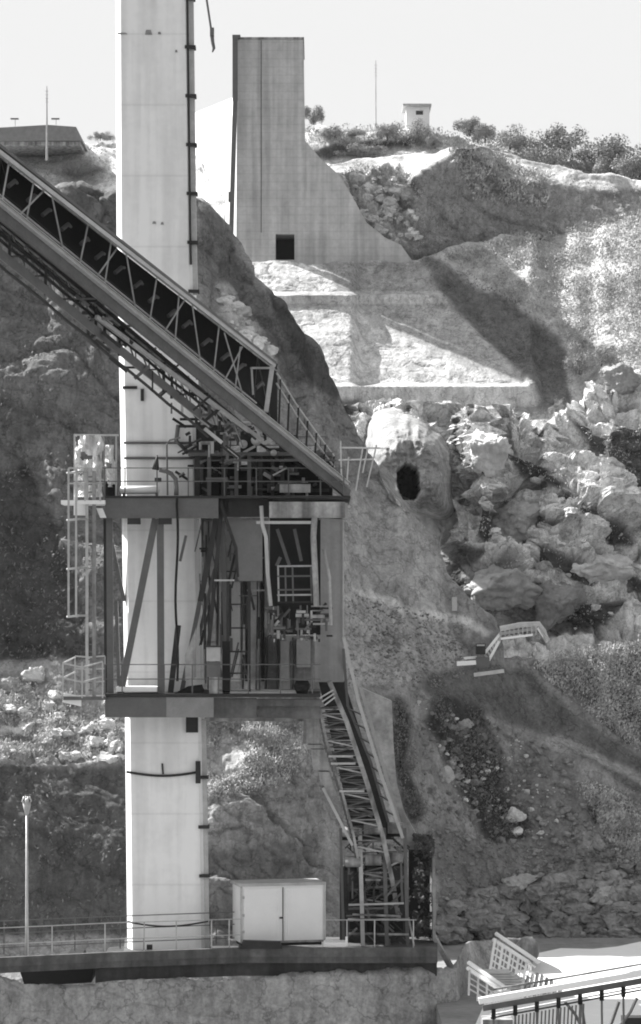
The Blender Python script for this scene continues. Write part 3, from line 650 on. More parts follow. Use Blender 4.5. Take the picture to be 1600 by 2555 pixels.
# ------------------------------------------------------------------ conveyor gallery
def DG(px): return 98 + px * .0175
def yb(px): return 500 + .812*px
def yt(px): return 381 + .775*px
def gpnt(px, py, off=0): return P(px, py, DG(px) + off)
mat_brace = mat('brace_steel', .36, .5, .2, 3, .1, 8, metal=.2)
cv = thing('conveyor_gallery', 'long steel truss gallery slanting down from the left edge to the upper platform', 'conveyor', gpnt(860, 1200))
def away(px, py, off):      # the same height and offset, on the far side of the gallery
    p = gpnt(px, py); return p + Vector((.12*off*0, off, 0))
W = 2.6
MB().ibeam(gpnt(-80, yb(-80)+4), gpnt(868, yb(868)+4), .22, .16).build('bottom_chord', M['lsteel'], cv)
MB().beam(gpnt(-80, yt(-80)), gpnt(685, yt(685)), .12, .14).build('top_chord', M['lsteel'], cv)
g2 = MB(); g2.beam(gpnt(-80, yb(-80)+33)+Vector((0,.25,0)), gpnt(870, yb(870)+27)+Vector((0,.25,0)), .12, .36); g2.build('side_girder', mat('girder_grey', .10, .6, .2, 2, .1, 8), cv)
rf = MB(); a0 = gpnt(-80, yt(-80)-16); a1 = gpnt(690, yt(690)-6); o_ = Vector((0, W, 0))
rf.prism([a0 + Vector((0,-.12,.10)), a1 + Vector((0,-.12,.10)), a1 + Vector((0,-.12,.0)), a0 + Vector((0,-.12,.0))], (0, W+.25, 0)); rf.build('roof_plate', M['gsteel'], cv)
rf = MB(); rf.beam(gpnt(-80, yt(-80)-9), gpnt(690, yt(690)-4), .1, .09); rf.build('roof_edge', M['dsteel'], cv)
bk = MB(); bk.prism([away(-80, yb(-80), W), away(690, yb(690), W), away(690, yt(690), W), away(-80, yt(-80), W)], (0, .08, 0)); bk.build('far_cladding', M['black'], cv)  # black so the gallery interior reads dark: shade put into the colour
fl = MB(); fl.prism([gpnt(-80, yb(-80)+22)+Vector((0,.3,0)), gpnt(690, yb(690)+18)+Vector((0,.3,0)), gpnt(690, yb(690)+24)+Vector((0,.3,0)), gpnt(-80, yb(-80)+30)+Vector((0,.3,0))], (0, W-.3, 0)); fl.build('floor_plate', M['dsteel'], cv)
for (x1, y1, x2, y2) in [(25,392,5,502),(84,455,66,548),(113,472,50,535),(130,490,157,620),(222,550,200,655),(278,600,262,705),(292,620,243,688),(315,632,338,768),(392,690,374,800),
                         (447,735,437,850),(463,745,412,825),(480,760,500,900),(547,812,534,925),(605,865,560,950),(600,865,587,970),(-40,350,-62,450),(560,830,606,985)]:
    MB().beam(gpnt(x1,y1), gpnt(x2,y2), .05, .05, (0,1,0)).build('truss_brace', mat_brace, cv)
MB().beam(gpnt(680,912), gpnt(664,1028), .16, .16, (0,1,0)).build('end_post', M['lsteel'], cv)
pf = MB(); pf.beam(gpnt(626,918,.6), gpnt(676,918,.6), .07); pf.beam(gpnt(628,918,.6), gpnt(632,985,.6), .07); pf.build('door_frame', M['lsteel'], cv)
for k_ in range(15):
    x = -30 + k_*47; MB().beam(away(x, yb(x), W-.1), away(x+10, yt(x+10), W-.1), .05, .05, (0,1,0)).build('far_post', M['gsteel'], cv)
    MB().beam(away(x+10, yt(x+10), W-.12), away(x+47, yb(x+47), W-.12), .04, .04, (0,1,0)).build('far_brace', M['gsteel'], cv)
for k_ in range(27):
    x = -60 + k_*34; MB().beam(gpnt(x, yb(x)+12)+Vector((0,.17,0)), gpnt(x, yb(x)+46)+Vector((0,.17,0)), .04, .03).build('stiffener', M['gsteel'], cv)
MB().tube([gpnt(x, yb(x)-14, .1) for x in range(-80, 700, 60)], .03, 6).build('hand_line', M['lsteel'], cv)
# belt with idlers inside
bt = MB(); bt.prism([gpnt(-80, yb(-80)-32)+Vector((0,.7,0)), gpnt(660, yb(660)-26)+Vector((0,.7,0)), gpnt(660, yb(660)-22)+Vector((0,.7,0)), gpnt(-80, yb(-80)-27)+Vector((0,.7,0))], (0, 1.3, 0)); bt.build('belt', M['black'], cv)
for i in range(16):
    x = -20 + i*44 + (i*37 % 11); idl = MB(); y = yb(x) - 62 - (i % 3)*3
    idl.tube([gpnt(x-7, y+7, .8), gpnt(x+10, y-7, .8)], .075, 8); idl.tube([gpnt(x+10, y-7, .8), gpnt(x+13+(i*7%5), y-6+(i*5%7), 1.3)], .05, 6)
    idl.build('idler', M['gsteel'], cv)
# lower walkway truss hung under the gallery
wk = thing('service_walkway', 'tangled grey service walkway hanging under the conveyor gallery', 'walkway', gpnt(560, 1110, 1))
def yw(px): return 628 + .82*px
MB().beam(gpnt(-80, yw(-80)-75, 2.2), gpnt(610, yw(610)-62, 2.2), .12, .16).build('upper_stringer', M['gsteel'], wk)
MB().beam(gpnt(240, 790, .5), gpnt(655, 1100, .5), .12, .13).build('middle_stringer', M['lsteel'], wk)
l1 = MB(); l1.prism([gpnt(-80, yw(-80)-10, 1), gpnt(500, yw(500)-16, 1), gpnt(500, yw(500)+8, 1), gpnt(-80, yw(-80)+18, 1)], (0, 1.2, 0)); l1.build('deck_plate', M['gsteel'], wk)
dx = MB()
for i in range(19):
    x = -40 + i*34
    dx.beam(gpnt(x, yw(x)-75, 2.2), gpnt(x+5, yw(x)-8, 1.2), .05); dx.beam(gpnt(x, yw(x)-75, 2.2), gpnt(x+34, yw(x+34)-10, 1.2), .04)
dx.build('lacing', M['gsteel'], wk)
pp = MB()
for off, r_, dd in ((-48, .07, 1.4), (-30, .05, 1.2), (34, .05, .8), (-62, .10, 3)):
    pp.tube([gpnt(x, yw(x)+off + 2*math.sin(x*.05), dd) for x in range(-80, 540, 50)], r_, 6)
pp.build('pipe', M['dsteel'], wk)
hb = MB()
for x in (0, 60, 120, 190, 255, 330, 405, 480): hb.beam(gpnt(x-30, yw(x)-38, .4), gpnt(x+38, yw(x)-40, 3.4), .06, .05)
for x in (25, 115, 240, 262, 410, 430, 300): hb.beam(gpnt(x, yw(x)-60, 1), gpnt(x-2, yw(x)+14, 1), .09)
hb.build('hanger', M['dsteel'], wk)
cb = MB()
for i, x in enumerate(range(-60, 640, 46)):
    cb.beam(gpnt(x, yb(x)+46, .2), gpnt(x+75, yb(x)+50, 2.6), .09, .06)
cb.build('cross_bearer', M['gsteel'], wk)
rgw = random.Random(4)
for i in range(70):
    x = rgw.uniform(150, 600); y = yb(x) + rgw.uniform(70, 175); L_ = rgw.uniform(14, 60); an = rgw.choice((.68, .68, 0, math.pi/2, -.7)); dd = rgw.uniform(.5, 3)
    if 300 < x < 420 and rgw.random() < .5: continue
    MB().beam(gpnt(x, y, dd), gpnt(x, y, dd) + Vector((math.cos(an)*L_*.0135, 0, -math.sin(an)*L_*.0135)), rgw.uniform(.04, .12)).build('bracing', M[rgw.choice(['gsteel','dsteel','dsteel','gsteel','lsteel'])], wk)

# stair rails at the foot of the gallery, on its top side
sr = thing('gallery_stair', 'stair with dark posts and light handrails along the lower end of the gallery', 'stair', gpnt(860, 1200, 1.2))
hr = MB(); pt = [(690,930),(740,1010),(790,1080),(835,1140)]
for off in (0, 26): hr.tube([gpnt(x, y+off, 1.2) for x, y in pt], .035, 6)
hr.build('handrail', M['lsteel'], sr)
for x, y in ((700,945),(722,985),(745,1015),(768,1050),(790,1080),(812,1108),(834,1138)): MB().beam(gpnt(x, y, 1.2), gpnt(x-4, yb(x-4)-2, 1.2), .07).build('post', M['dsteel'], sr)
sw = MB()
for i in range(22): x = 690 + i*7.5; sw.beam(gpnt(x, yb(x)-8, .3), gpnt(x, yb(x)-8, 1.2), .10, .03)
sw.build('tread', M['gsteel'], sr)
# light scaffold rails beyond the gallery foot
sf = thing('slope_scaffold', 'thin pale scaffold rails on the slope beside the gallery foot', 'scaffold', P(900,1230,126))
for (x0,y0,x1,y1) in [(848,1117,952,1118),(845,1148,930,1146),(850,1100,853,1235),(905,1118,888,1225),(940,1110,915,1215),(870,1140,866,1200),(918,1118,905,1180)]:
    MB().tube([P(x0,y0,126),P(x1,y1,126)], .035, 5).build('rail', M['lsteel'], sf)

# ------------------------------------------------------------------ platforms and the frame between them
DU = 112.4
up = thing('upper_platform', 'upper steel platform wrapped round the pylon under the conveyor foot', 'platform', P(400, 1293, DU))
u = MB(); u.pbox(262, 1242, 545, 1293, DU, .22); u.pbox(262, 1242, 268, 1293, DU+.22, 7); u.build('edge_beam', M['gsteel'], up)
u = MB(); u.pbox(262, 1237, 875, 1243, DU-.05, 7.6); u.build('deck', M['dsteel'], up)
u = MB(); u.pbox(545, 1244, 680, 1290, DU+.6, .2); u.pbox(670,1250,780,1292,DU+.2,.25); u.build('rear_beam', M['dsteel'], up)
u = MB(); u.pbox(672,1252,862,1292,DU-.02,.2); u.build('bearing_beam', M['conc'], up)
for x in (318, 396): MB().pbox(x, 1293, x+32, 1308, DU+.02, .3).build('bracket', M['dsteel'], up)
for i in range(6): x = 290 + i*95; MB().beam(P(x, 1262, DU+.3), P(x, 1262, DU+7), .12, .3).build('joist', M['dsteel'], up)
def railing(name, label, pts, h, D_list, posts, mt, group=None, rails=(1.0, .5), toe=False, r=.02):
    """guard rail along world points"""
    t = thing(name, label, 'railing', pts[0], group)
    for k, fr_ in enumerate(rails):
        MB().tube([p + Vector((0,0,h*fr_)) for p in pts], r, 6).build('rail', mt, t)
    for p in posts: MB().beam(p, p + Vector((0,0,h)), r*2.2).build('post', mt, t)
    return t
pl = [P(x, 1237, DU+.1) for x in (170, 262, 400, 600, 860)]
railing('guard_rail', 'guard rail in front of the pylon on the upper platform', pl, 1.0, None, [P(x,1237,DU+.1) for x in (262,312,392,470,560,640,720,800,858)], M['gsteel'], 'guard rails', (1.0,.52))
pl = [P(x, 1120, DU+3) for x in (430, 560, 700, 815)]
railing('guard_rail', 'guard rail of the raised landing where the conveyor ends above the upper platform', [p for p in pl], .45, None, [P(x,1120,DU+3) for x in (430,500,575,640,720,800)], M['gsteel'], 'guard rails', (1.0,.3))
ml = thing('drive_landing', 'raised dark landing with the conveyor drive above the upper platform', 'machine landing', P(600,1240,DU+2))
u = MB(); u.pbox(470,1128,830,1137,DU+1,4); u.pbox(560,1146,840,1151,DU+.6,.1); u.build('landing_beam', M['gsteel'], ml)
for x in (492, 522, 560, 590, 622, 650, 705): MB().beam(P(x,1137,DU+1.2), P(x,1238,DU+1.2), .14 if x % 4 else .2).build('leg', M['gsteel'] if x in (522,590,622) else M['dsteel'], ml)
for a in ((480,1060,560,1128,DU+2.4,2),(600,1075,640,1128,DU+1.6,1),(700,1085,740,1128,DU+1.2,1),(570,1165,650,1230,DU+3.4,1.5),(505,1150,548,1236,DU+3.2,1),(660,1145,700,1236,DU+3.6,1)): MB().pbox(*a).build('drive_housing', M['dsteel'], ml)
u = MB()
for x, y, r_ in ((607,1108,.16),(640,1100,.14),(683,1130,.12),(588,1150,.1),(640,1098,.2)): u.tube([P(x,y,DU+.9),P(x,y,DU+1.7)], r_, 12)
u.build('drum', M['lsteel'], ml, True)
MB().tube([P(560,1040,DU+2), P(590,1090,DU+2), P(640,1165,DU+2), P(680,1190,DU+2)], .09, 8).build('feed_pipe', M['gsteel'], ml, True); MB().tube([P(445,1060,DU+2),P(440,1100,DU+2),P(470,1130,DU+2)], .08, 8).build('feed_pipe', M['gsteel'], ml, True)
u = MB(); u.hexa([P(680,1225,DU+.5),P(780,1225,DU+.5),P(780,1225,DU+3),P(680,1225,DU+3),P(690,1208,DU+.5),P(775,1204,DU+.5),P(775,1204,DU+3),P(690,1208,DU+3)]); u.pbox(676,1150,684,1238,DU+1,.3); u.pbox(684,1155,790,1210,DU+3.4,.3); u.build('hopper', M['dsteel'], ml)
MB().pbox(698,1208,775,1229,DU+.45,.1).build('hopper_lip', M['conc'], ml)
rg = random.Random(21)
for i in range(150):
    x = rg.uniform(430, 800); y = rg.uniform(1030, 1232); y = max(y, yb(x-0) - 455 + 0*x, 1010 + max(0, (x-560))*.62) ; an = rg.choice((0, 0, math.pi/2, math.pi/2, .68, -.6)); L_ = rg.uniform(8, 55)
    a_ = P(x, y, DU+rg.uniform(.6,3)); mb_ = MB(); b_ = P(x+L_*math.cos(an), y+L_*math.sin(an)*.8, a_.y)
    (mb_.tube([a_, b_], rg.uniform(.03,.08), 6) if i % 2 else mb_.beam(a_, b_, rg.uniform(.05,.13))); mb_.build('pipe' if i % 2 else 'strut', M[rg.choice(['gsteel','dsteel','dsteel','gsteel','black','lsteel','conc'])], ml)
MB().pbox(640,1150,830,1236,DU+3,.3).build('dark_backdrop', M['black'], ml)  # black sheets added as backdrop to darken the space under the conveyor
MB().pbox(480,1160,640,1236,DU+4.2,.3).build('dark_backdrop', M['dsteel'], ml)
# clutter on the upper platform
t = thing('white_tube', 'fat white horizontal tube lying along the upper platform before the pylon', 'tube', P(350,1236,DU+.3))
MB().tube([P(299,1223,DU+.5),P(302,1223,DU+.5),P(394,1222,DU+.5),P(398,1222,DU+.5)], [.06,.15,.15,.06], 14).build('barrel', M['white'], t, True)
for x in (306, 388): MB().pbox(x, 1230, x+6, 1237, DU+.4, .3).build('foot', M['dsteel'], t)
t = thing('bent_pipe', 'thick bent pipe turning down over the upper platform edge', 'pipe', P(440,1240,DU-.2))
pts = [P(x,y,DU+.1) for x,y in ((398,1172),(415,1176),(428,1182),(438,1195),(440,1215),(440,1236))]
MB().tube(pts, .085, 10).build('elbow', M['gsteel'], t, True)
MB().tube([P(442,1242,DU-.16)] + [P(441+3*math.sin(y*.02),y,DU-.16) for y in range(1260,1715,40)], .045, 6).build('hose', M['black'], t, True)
MB().tube([P(388,1172,DU+.1),P(391,1150,DU+.1),P(392,1135,DU+.1)], [.13,.07,.02], 10).build('nozzle', M['dsteel'], t, True)
MB().pbox(386,1192,402,1202,DU+.2,.3).build('clamp', M['dsteel'], t)
t = thing('tall_hose', 'thin dark pipe standing over the upper platform with its top bent right', 'pipe', P(418,1236,DU+.4))
MB().tube([P(418,1236,DU+.4),P(417,1170,DU+.4),P(416,1110,DU+.4),P(424,1098,DU+.4),P(450,1092,DU+.4)], .035, 6).build('tube', M['gsteel'], t)
t = setp(MB().pbox(260,1208,292,1238,DU+.5,.5).pbox(264,1202,288,1208,DU+.55,.4).build('pump_unit', M['black']), 'black pump box on the left end of the upper platform', 'pump')
# torn white sheeting over a frame at the platform's left end
t = thing('sheeted_frame', 'frame hung with crumpled torn white sheeting at the left end of the upper platform', 'sheeted frame', P(235,1250,DU))
def sheet_cloth(px0,py0,px1,py1,D,seed,amp,nx=34,ny=50):
    u_, v_ = np.meshgrid(np.linspace(0,1,nx), np.linspace(0,1,ny)); px = px0+(px1-px0)*u_; py = py0+(py1-py0)*v_
    n_ = fbm(px/12, py/22, px*0, 4, seed); Dm = D + amp*n_; px = px + 5*fbm(py/30, px*0, px*0+seed, 3, seed+1)*(u_>.9)
    V = np.stack([(px-800)*Dm/F, Dm, (HZ-py)*Dm/F], -1).reshape(-1,3); back = V + np.array([0,.04,0])
    idx = np.arange(nx*ny).reshape(ny,nx); hole = fbm(px/16, py/20, px*0+4, 3, seed+5)[:-1,:-1] > .62
    q = np.stack([idx[:-1,:-1], idx[1:,:-1], idx[1:,1:], idx[:-1,1:]],-1)[~hole]
    return np.concatenate([V, back]), np.concatenate([q, q[:, ::-1] + nx*ny])
for i, a in enumerate([(187,1086,256,1240,DU+.2,3,.30),(262,1110,286,1215,DU+.4,8,.22)]):
    V, Fq = sheet_cloth(*a); off = np.array(root_loc(t)); npmesh('sheet', V-off, Fq, M['tarp'], parent=t)
f_ = MB()
for x in (186,256,258,290): f_.beam(P(x,1084,DU+.3), P(x,1250,DU+.3), .06)
f_.tube([P(184,1085,DU+.2),P(296,1086,DU+.2)], .04, 6); f_.build('frame', M['lsteel'], t)
# left access ladder with cage
ld = thing('caged_ladder', 'long pale caged ladder between the two platforms on the left', 'ladder', P(226,1745,DU-.3))
for x in (217, 235): MB().beam(P(x,1175,DU-.3), P(x,1745,DU-.3), .10 if x == 217 else .13).build('side_rail', M['lsteel'] if x==217 else M['conc'], ld)
r_ = MB()
for y in range(1190, 1745, 19): r_.tube([P(217,y,DU-.25),P(235,y,DU-.25)], .02, 5)
r_.build('rung', M['gsteel'], ld)
for x in (171, 190): MB().beam(P(x,1170,DU-.9+(.0 if x==171 else -.2)), P(x,1540,DU-.9+(.0 if x==171 else -.2)), .07).build('cage_bar', M['lsteel'], ld)
for y in (1180, 1298, 1420, 1539):
    h_ = MB(); h_.tube([P(217,y-3,DU-.3),P(196,y-3,DU-1.1),P(171,y,DU-.9),P(168,y,DU-.3),P(200,y-3,DU+.1),P(217,y-3,DU-.2)], .045, 6); h_.build('cage_hoop', M['lsteel'], ld)
t = thing('ladder_landing', 'small railed landing at the top of the caged ladder', 'landing', P(190,1260,DU))
MB().pbox(152,1248,262,1258,DU-.4,1.6).pbox(184,1258,216,1285,DU-.2,.6).build('landing_plate', M['white'], t)
for x in (171, 192, 212, 250): MB().beam(P(x,1168,DU-.4),P(x,1250,DU-.4),.05).build('post', M['lsteel'], t)
for y in (1168, 1206): MB().tube([P(171,y,DU-.4),P(255,y,DU-.4)], .03, 6).build('rail', M['lsteel'], t)
MB().add([P(240,1268,DU-.1),P(256,1268,DU-.1),P(266,1292,DU-.1),P(250,1292,DU-.1),P(240,1268,DU),P(256,1268,DU),P(266,1292,DU),P(250,1292,DU)], [(3,2,1,0),(4,5,6,7),(0,1,5,4),(1,2,6,5),(2,3,7,6),(3,0,4,7)]).build('gusset', M['white'], t)
# lower platform
lp = thing('lower_platform', 'lower steel platform ringing the pylon above its lowest white section', 'platform', P(400,1790,DU))
MB().pbox(262,1740,415,1790,DU,.22).build('edge_beam', M['gsteel'], lp)
MB().pbox(415.2,1740,533,1790,DU-.02,.22).build('edge_beam', mat('mid_grey_steel', .22, .6, .15, 2, .1, 8), lp)
MB().pbox(262,1731,800,1739.5,DU-.06,6).build('deck', M['dsteel'], lp)
MB().pbox(290,1714,392,1726,DU+.15,1.4).build('lit_deck_plate', M['white'], lp)  # white plate painting the sunlit top of the platform
u = MB(); u.pbox(534,1742,640,1792,DU+.3,.3); u.pbox(640,1745,806,1762,DU+.3,.3); u.build('rear_beam', M['conc_dark'], lp)
MB().pbox(545,1726,760,1731,DU+.2,1.6).build('lit_deck_strip', M['lsteel'], lp)  # pale strip painting sunlight along the deck
u = MB(); u.hexa([P(640,1790,DU+.5),P(800,1795,DU+.5),P(800,1795,DU+4),P(640,1790,DU+4),P(640,1762,DU+.5),P(800,1762,DU+.5),P(800,1762,DU+4),P(640,1762,DU+4)]); u.build('corbel', M['conc_dark'], lp)
pl = [P(x,1731,DU) for x in (262,400,545,700,800)]
railing('guard_rail', 'guard rail in front of the pylon on the lower platform', pl, 1.05, None, [P(x,1731,DU) for x in (262,305,410,480,545,620,700,780)], M['gsteel'], 'guard rails', (1.0,.5))
t = thing('side_landing', 'small pale landing boxed in rails left of the lower platform', 'landing', P(210,1745,DU))
MB().pbox(158,1738,262,1747,DU-.6,1.8).build('landing_plate', M['gsteel'], t)
MB().hexa([P(155,1752,DU-.5),P(203,1763,DU-.5),P(203,1763,DU),P(155,1752,DU),P(160,1728,DU-.5),P(203,1738,DU-.5),P(203,1738,DU),P(160,1728,DU)]).build('pale_box', M['white'], t)
for dd, xs_ in ((-.6, (157,205,256)), (1.0, (187,222,262))):
    for x in xs_: MB().beam(P(x,1652 if dd<0 else 1638,DU+dd),P(x,1742,DU+dd),.045).build('post', M['lsteel'], t)
    for y in ((1655,1692) if dd<0 else (1637,1668,1700)):
        y2 = y + (10 if dd < 0 else 3); MB().tube([P(xs_[0],y,DU+dd),P(xs_[1],y2,DU+dd),P(xs_[2],y-4 if dd<0 else y,DU+dd)], .032, 6).build('rail', M['lsteel'], t)
for y in (1655,1692): MB().tube([P(157,y,DU-.6),P(187,y-15,DU+1.0)], .032, 6).build('rail', M['lsteel'], t)
# braced frame between the platforms
fr = thing('braced_frame', 'dark steel bracing frame between the two platforms in front of the pylon', 'steel frame', P(400,1735,DU+.6))
for (x0,y0,x1,y1,w_,mt,dd) in [(273,1293,276,1735,16,'gsteel',.5),(262,1293,264,1735,7,'dsteel',1.2),(388,1294,300,1735,17,'gsteel',.45),(400,1294,402,1735,17,'gsteel',.35),(268,1300,310,1500,9,'gsteel',2.5),
        (290,1500,298,1735,9,'gsteel',2.5),(540,1294,500,1500,14,'dsteel',.6),(545,1270,452,1735,11,'gsteel',1.6),(553,1270,520,1620,10,'dsteel',.5),(548,1250,590,1370,8,'dsteel',.3),
        (590,1370,594,1440,6,'dsteel',.3),(536,1420,468,1710,9,'gsteel',2.6),(555,1300,563,1600,12,'gsteel',1.2),(512,1480,512,1620,6,'dsteel',.8),(445,1560,425,1735,14,'dsteel',1.0)]:
    MB().beam(P(x0,y0,DU+dd),P(x1,y1,DU+dd), m_(w_,DU), .16, (0,1,0)).build('brace', M[mt], fr)
MB().pbox(555,1600,574,1735,DU+.2,.3).build('black_post', M['black'], fr)
rgf = random.Random(31)
for i in range(58):
    x = rgf.uniform(462, 655); y = rgf.uniform(1295, 1660); L_ = rgf.uniform(25, 130); an = rgf.choice((math.pi/2, math.pi/2, math.pi/2, 0, 1.35, 1.8)); L_ = min(L_, 1725-y) if an else min(L_, 660-x, 45)
    dd = rgf.uniform(.9, 4.5); MB().beam(P(x,y,DU+dd),P(x+L_*math.cos(an),y+L_*math.sin(an),DU+dd),rgf.uniform(.03,.10),None,(0,1,0)).build('strut', M[rgf.choice(['dsteel','dsteel','gsteel','black','gsteel','conc'])], fr)
t = setp(MB().prism([P(x,y,DU+.4) for x,y in ((490,1565),(462,1635),(462,1700),(490,1690))], (0,.08,0)).build('leaning_board', M['conc']), 'pale narrow board leaning against the frame on the lower platform', 'board')
setp(MB().hexa([P(425,1735,DU+.3),P(515,1735,DU+.3),P(515,1735,DU+1.5),P(425,1735,DU+1.5),P(470,1712,DU+.3),P(505,1708,DU+.3),P(505,1708,DU+1.5),P(470,1712,DU+1.5)]).build('black_tarp', M['black']), 'heap of black sheeting on the lower platform beside the frame', 'tarp')
t = thing('switch_cabinet', 'small pale switch cabinet on a stand on the lower platform', 'cabinet', P(532,1735,DU))
MB().pbox(515,1615,550,1650,DU-.1,.3).build('case', M['conc_pale'], t); MB().pbox(515,1652,550,1690,DU,.25).build('lower_case', M['gsteel'], t); MB().pbox(522,1690,546,1731,DU,.25).build('stand', M['conc'], t); MB().pbox(513,1611,552,1615,DU-.15,.4).build('lid', M['dsteel'], t)
# duct plate, inner ladder
setp(MB().prism([P(x,y,DU+1) for x,y in ((592,1290),(655,1300),(655,1450),(596,1450),(590,1370),(566,1292))], (0,.12,0)).build('steel_plate', mat('plate_grey', .19, .6, .12, 1.5, .1, 6)), 'flat grey steel plate hanging beside the bracing under the upper platform', 'plate')
t = thing('inner_ladder', 'dark ladder rising from the lower platform right of the bracing', 'ladder', P(598,1731,DU+.3))
for x in (569, 622): MB().beam(P(x,1450,DU+.3),P(x,1735,DU+.3),.11).build('side_rail', M['dsteel'], t)
for y in (1508, 1567, 1626, 1680): MB().beam(P(569,y,DU+.3),P(622,y,DU+.3),.06).build('rung', M['dsteel'], t)
MB().pbox(535,1446,585,1450,DU,.4).build('top_step', M['lsteel'], t)
# concrete chamber wall behind, hoist bay
cw = thing('chamber_wall', 'streaked grey concrete wall behind the frame between the platforms', 'wall', P(650,1800,119.6))
u = MB(); u.pbox(486,1292,672,1800,119.6,1.2); u.pbox(672,1585,800,1800,119.6,1.2); u.build('concrete', M['conc'], cw)
for a, mt in (((488,1292,505,1730),'conc_dark'),((508,1300,552,1600),'conc'),((576,1452,600,1700),'conc_pale'),((626,1452,648,1690),'conc'),((668,1590,690,1720),'conc_dark'),((700,1600,722,1700),'conc_pale'),((740,1595,775,1665),'conc_pale'),((724,1600,736,1725),'conc_dark')):
    MB().pbox(*a, 119.45, .14).build('pilaster', M[mt], cw)
for x, w_ in ((520,.03),(541,.05),(607,.04),(640,.03),(664,.05),(694,.05),(731,.03)): MB().tube([P(x,1300 if x<660 else 1590,119.2), P(x+3,1500 if x<660 else 1640,119.2), P(x-1,1725,119.2)], w_, 6).build('drain_pipe', M['dsteel'], cw)
MB().pbox(672,1292,800,1585,121.5,.3).build('bay_back', M['black'], cw)
MB().pbox(652,1330,660,1700,119.4,.3).pbox(612,1450,620,1700,119.45,.2).build('drain_slot', M['black'], cw)
col = thing('pale_column', 'broad pale concrete column right of the hoist bay', 'column', P(820,1700,114.5))
MB().prism([P(x,y,114.5) for x,y in ((800,1292),(857,1296),(858,1702),(786,1702),(786,1585),(800,1585))], (0,2.2,0)).build('shaft', mat('column_concrete', .30, .85, .1, 1, .3, 5, streak=.2), col)
MB().pbox(795,1255,868,1292,114.2,2.6).build('capital', M['conc_pale'], col)
MB().beam(P(857,1296,114.4),P(857,1600,114.4),.05).build('edge_strip', M['lsteel'], col)
hb_ = thing('hoist_gantry', 'hoist frame with bright tubes round a black opening between the platforms', 'hoist', P(725,1590,DU))
MB().tube([P(652,1262,DU),P(655,1310,DU),P(664,1340,DU),P(668,1430,DU),P(676,1512,DU)], .07, 8).build('guide_tube', M['conc_pale'], hb_, True)
MB().tube([P(785,1290,DU),P(782,1340,DU),P(786,1420,DU),P(790,1512,DU)], .11, 8).build('guide_tube', M['conc'], hb_, True)
MB().tube([P(808,1370,DU),P(822,1440,DU),P(826,1560,DU)], .06, 8).build('guide_tube', M['conc'], hb_, True)
MB().pbox(640,1300,790,1307,DU,.2).build('head_beam', M['lsteel'], hb_)
for x0,y0,x1,y1 in ((692,1320,722,1410),(735,1320,752,1400),(700,1390,690,1412)): MB().beam(P(x0,y0,DU+1.5),P(x1,y1,DU+1.5),.12).build('inner_strut', M['gsteel'], hb_)
t = thing('hoist_cage', 'squat wire sided cage hanging in the black hoist bay', 'cage', P(735,1510,DU+.5))
for y,mt in ((1413,'lsteel'),(1438,'gsteel'),(1472,'gsteel'),(1485,'lsteel'),(1503,'dsteel')): MB().beam(P(692,y,DU+.4),P(778,y-1,DU+.4),.06).build('bar', M[mt], t)
for x in (694,712,730,776): MB().beam(P(x,1413,DU+.4),P(x+2,1505,DU+.4),.06).build('upright', M['lsteel' if x==694 else 'gsteel'], t)
t = MB(); rg = random.Random(5)
hc = thing('winch_gear', 'jumble of pipes valves and brackets under the hoist bay', 'machinery', P(740,1595,DU+.5))
for i in range(80):
    x = rg.uniform(662, 820); y = rg.uniform(1508, 1596); q = rg.random()
    mb_ = MB(); L_ = rg.uniform(12, 42); an = rg.choice((0, 0, math.pi/2, math.pi/2, -.9)); L_ = min(L_, 830-x) if an == 0 else min(L_, max(8, 1600-y)); dd = rg.uniform(0, 1)
    a_ = P(x, y, DU+dd); b_ = P(x+L_*math.cos(an), y+L_*math.sin(an), DU+dd)
    (mb_.tube([a_, b_], rg.uniform(.025,.07), 7) if q < .6 else mb_.beam(a_, b_, rg.uniform(.04,.10)))
    mb_.build('pipe' if q < .6 else 'bracket', M[rg.choice(['conc','gsteel','dsteel','dsteel','gsteel','lsteel'])], hc)
t = thing('black_drum', 'black rounded drum lying on the right end of the lower platform', 'drum', P(752,1731,DU+.3))
MB().tube([P(735,1718,DU+.3),P(740,1716,DU+.3),P(768,1716,DU+.3),P(772,1718,DU+.3)], [.12,.26,.26,.12], 14).build('body', M['black'], t, True)
# grating stack right of it
t = thing('pale_planks', 'three pale planks tilted on the right end of the lower platform', 'planks', P(820,1740,DU))
for i in range(3): MB().beam(P(798+6*i,1742+9*i,DU-.1*i),P(832+2*i,1722+9*i,DU-.1*i),.10,.05).build('plank', M['lsteel'], t)

# ------------------------------------------------------------------ inclined lattice stair
st = thing('lattice_stair', 'long lattice stair tower slanting down from the lower platform to the deck', 'stair tower', P(960,2090,118))
def ds(y): return 113.2 + (y-1700)*.006
def S(x, y, o=0): return P(x, y, ds(y)+o)
chA = [(797,1760),(815,1850),(850,1960),(882,2080),(902,2190),(925,2310)]; chB = [(822,1700),(865,1800),(915,1950),(955,2085),(980,2200),(1000,2320)]; chC = [(858,1590),(895,1750),(950,1930),(1005,2090)]; chD = [(857,1620),(868,1760),(925,1900),(980,2090)]
def lerp(c, y): return float(np.interp(y, [p[1] for p in c], [p[0] for p in c]))
for c_, w_, mt, o in ((chA,.09,'conc',0),(chB,.17,'conc',-.1),(chC,.12,'conc_pale',.3),(chD,.10,'gsteel',1.5)):
    u = MB()
    for (x0,y0),(x1,y1) in zip(c_[:-1], c_[1:]): u.beam(S(x0,y0,o),S(x1,y1,o),w_,w_,(0,1,0))
    u.build('chord', M[mt], st)
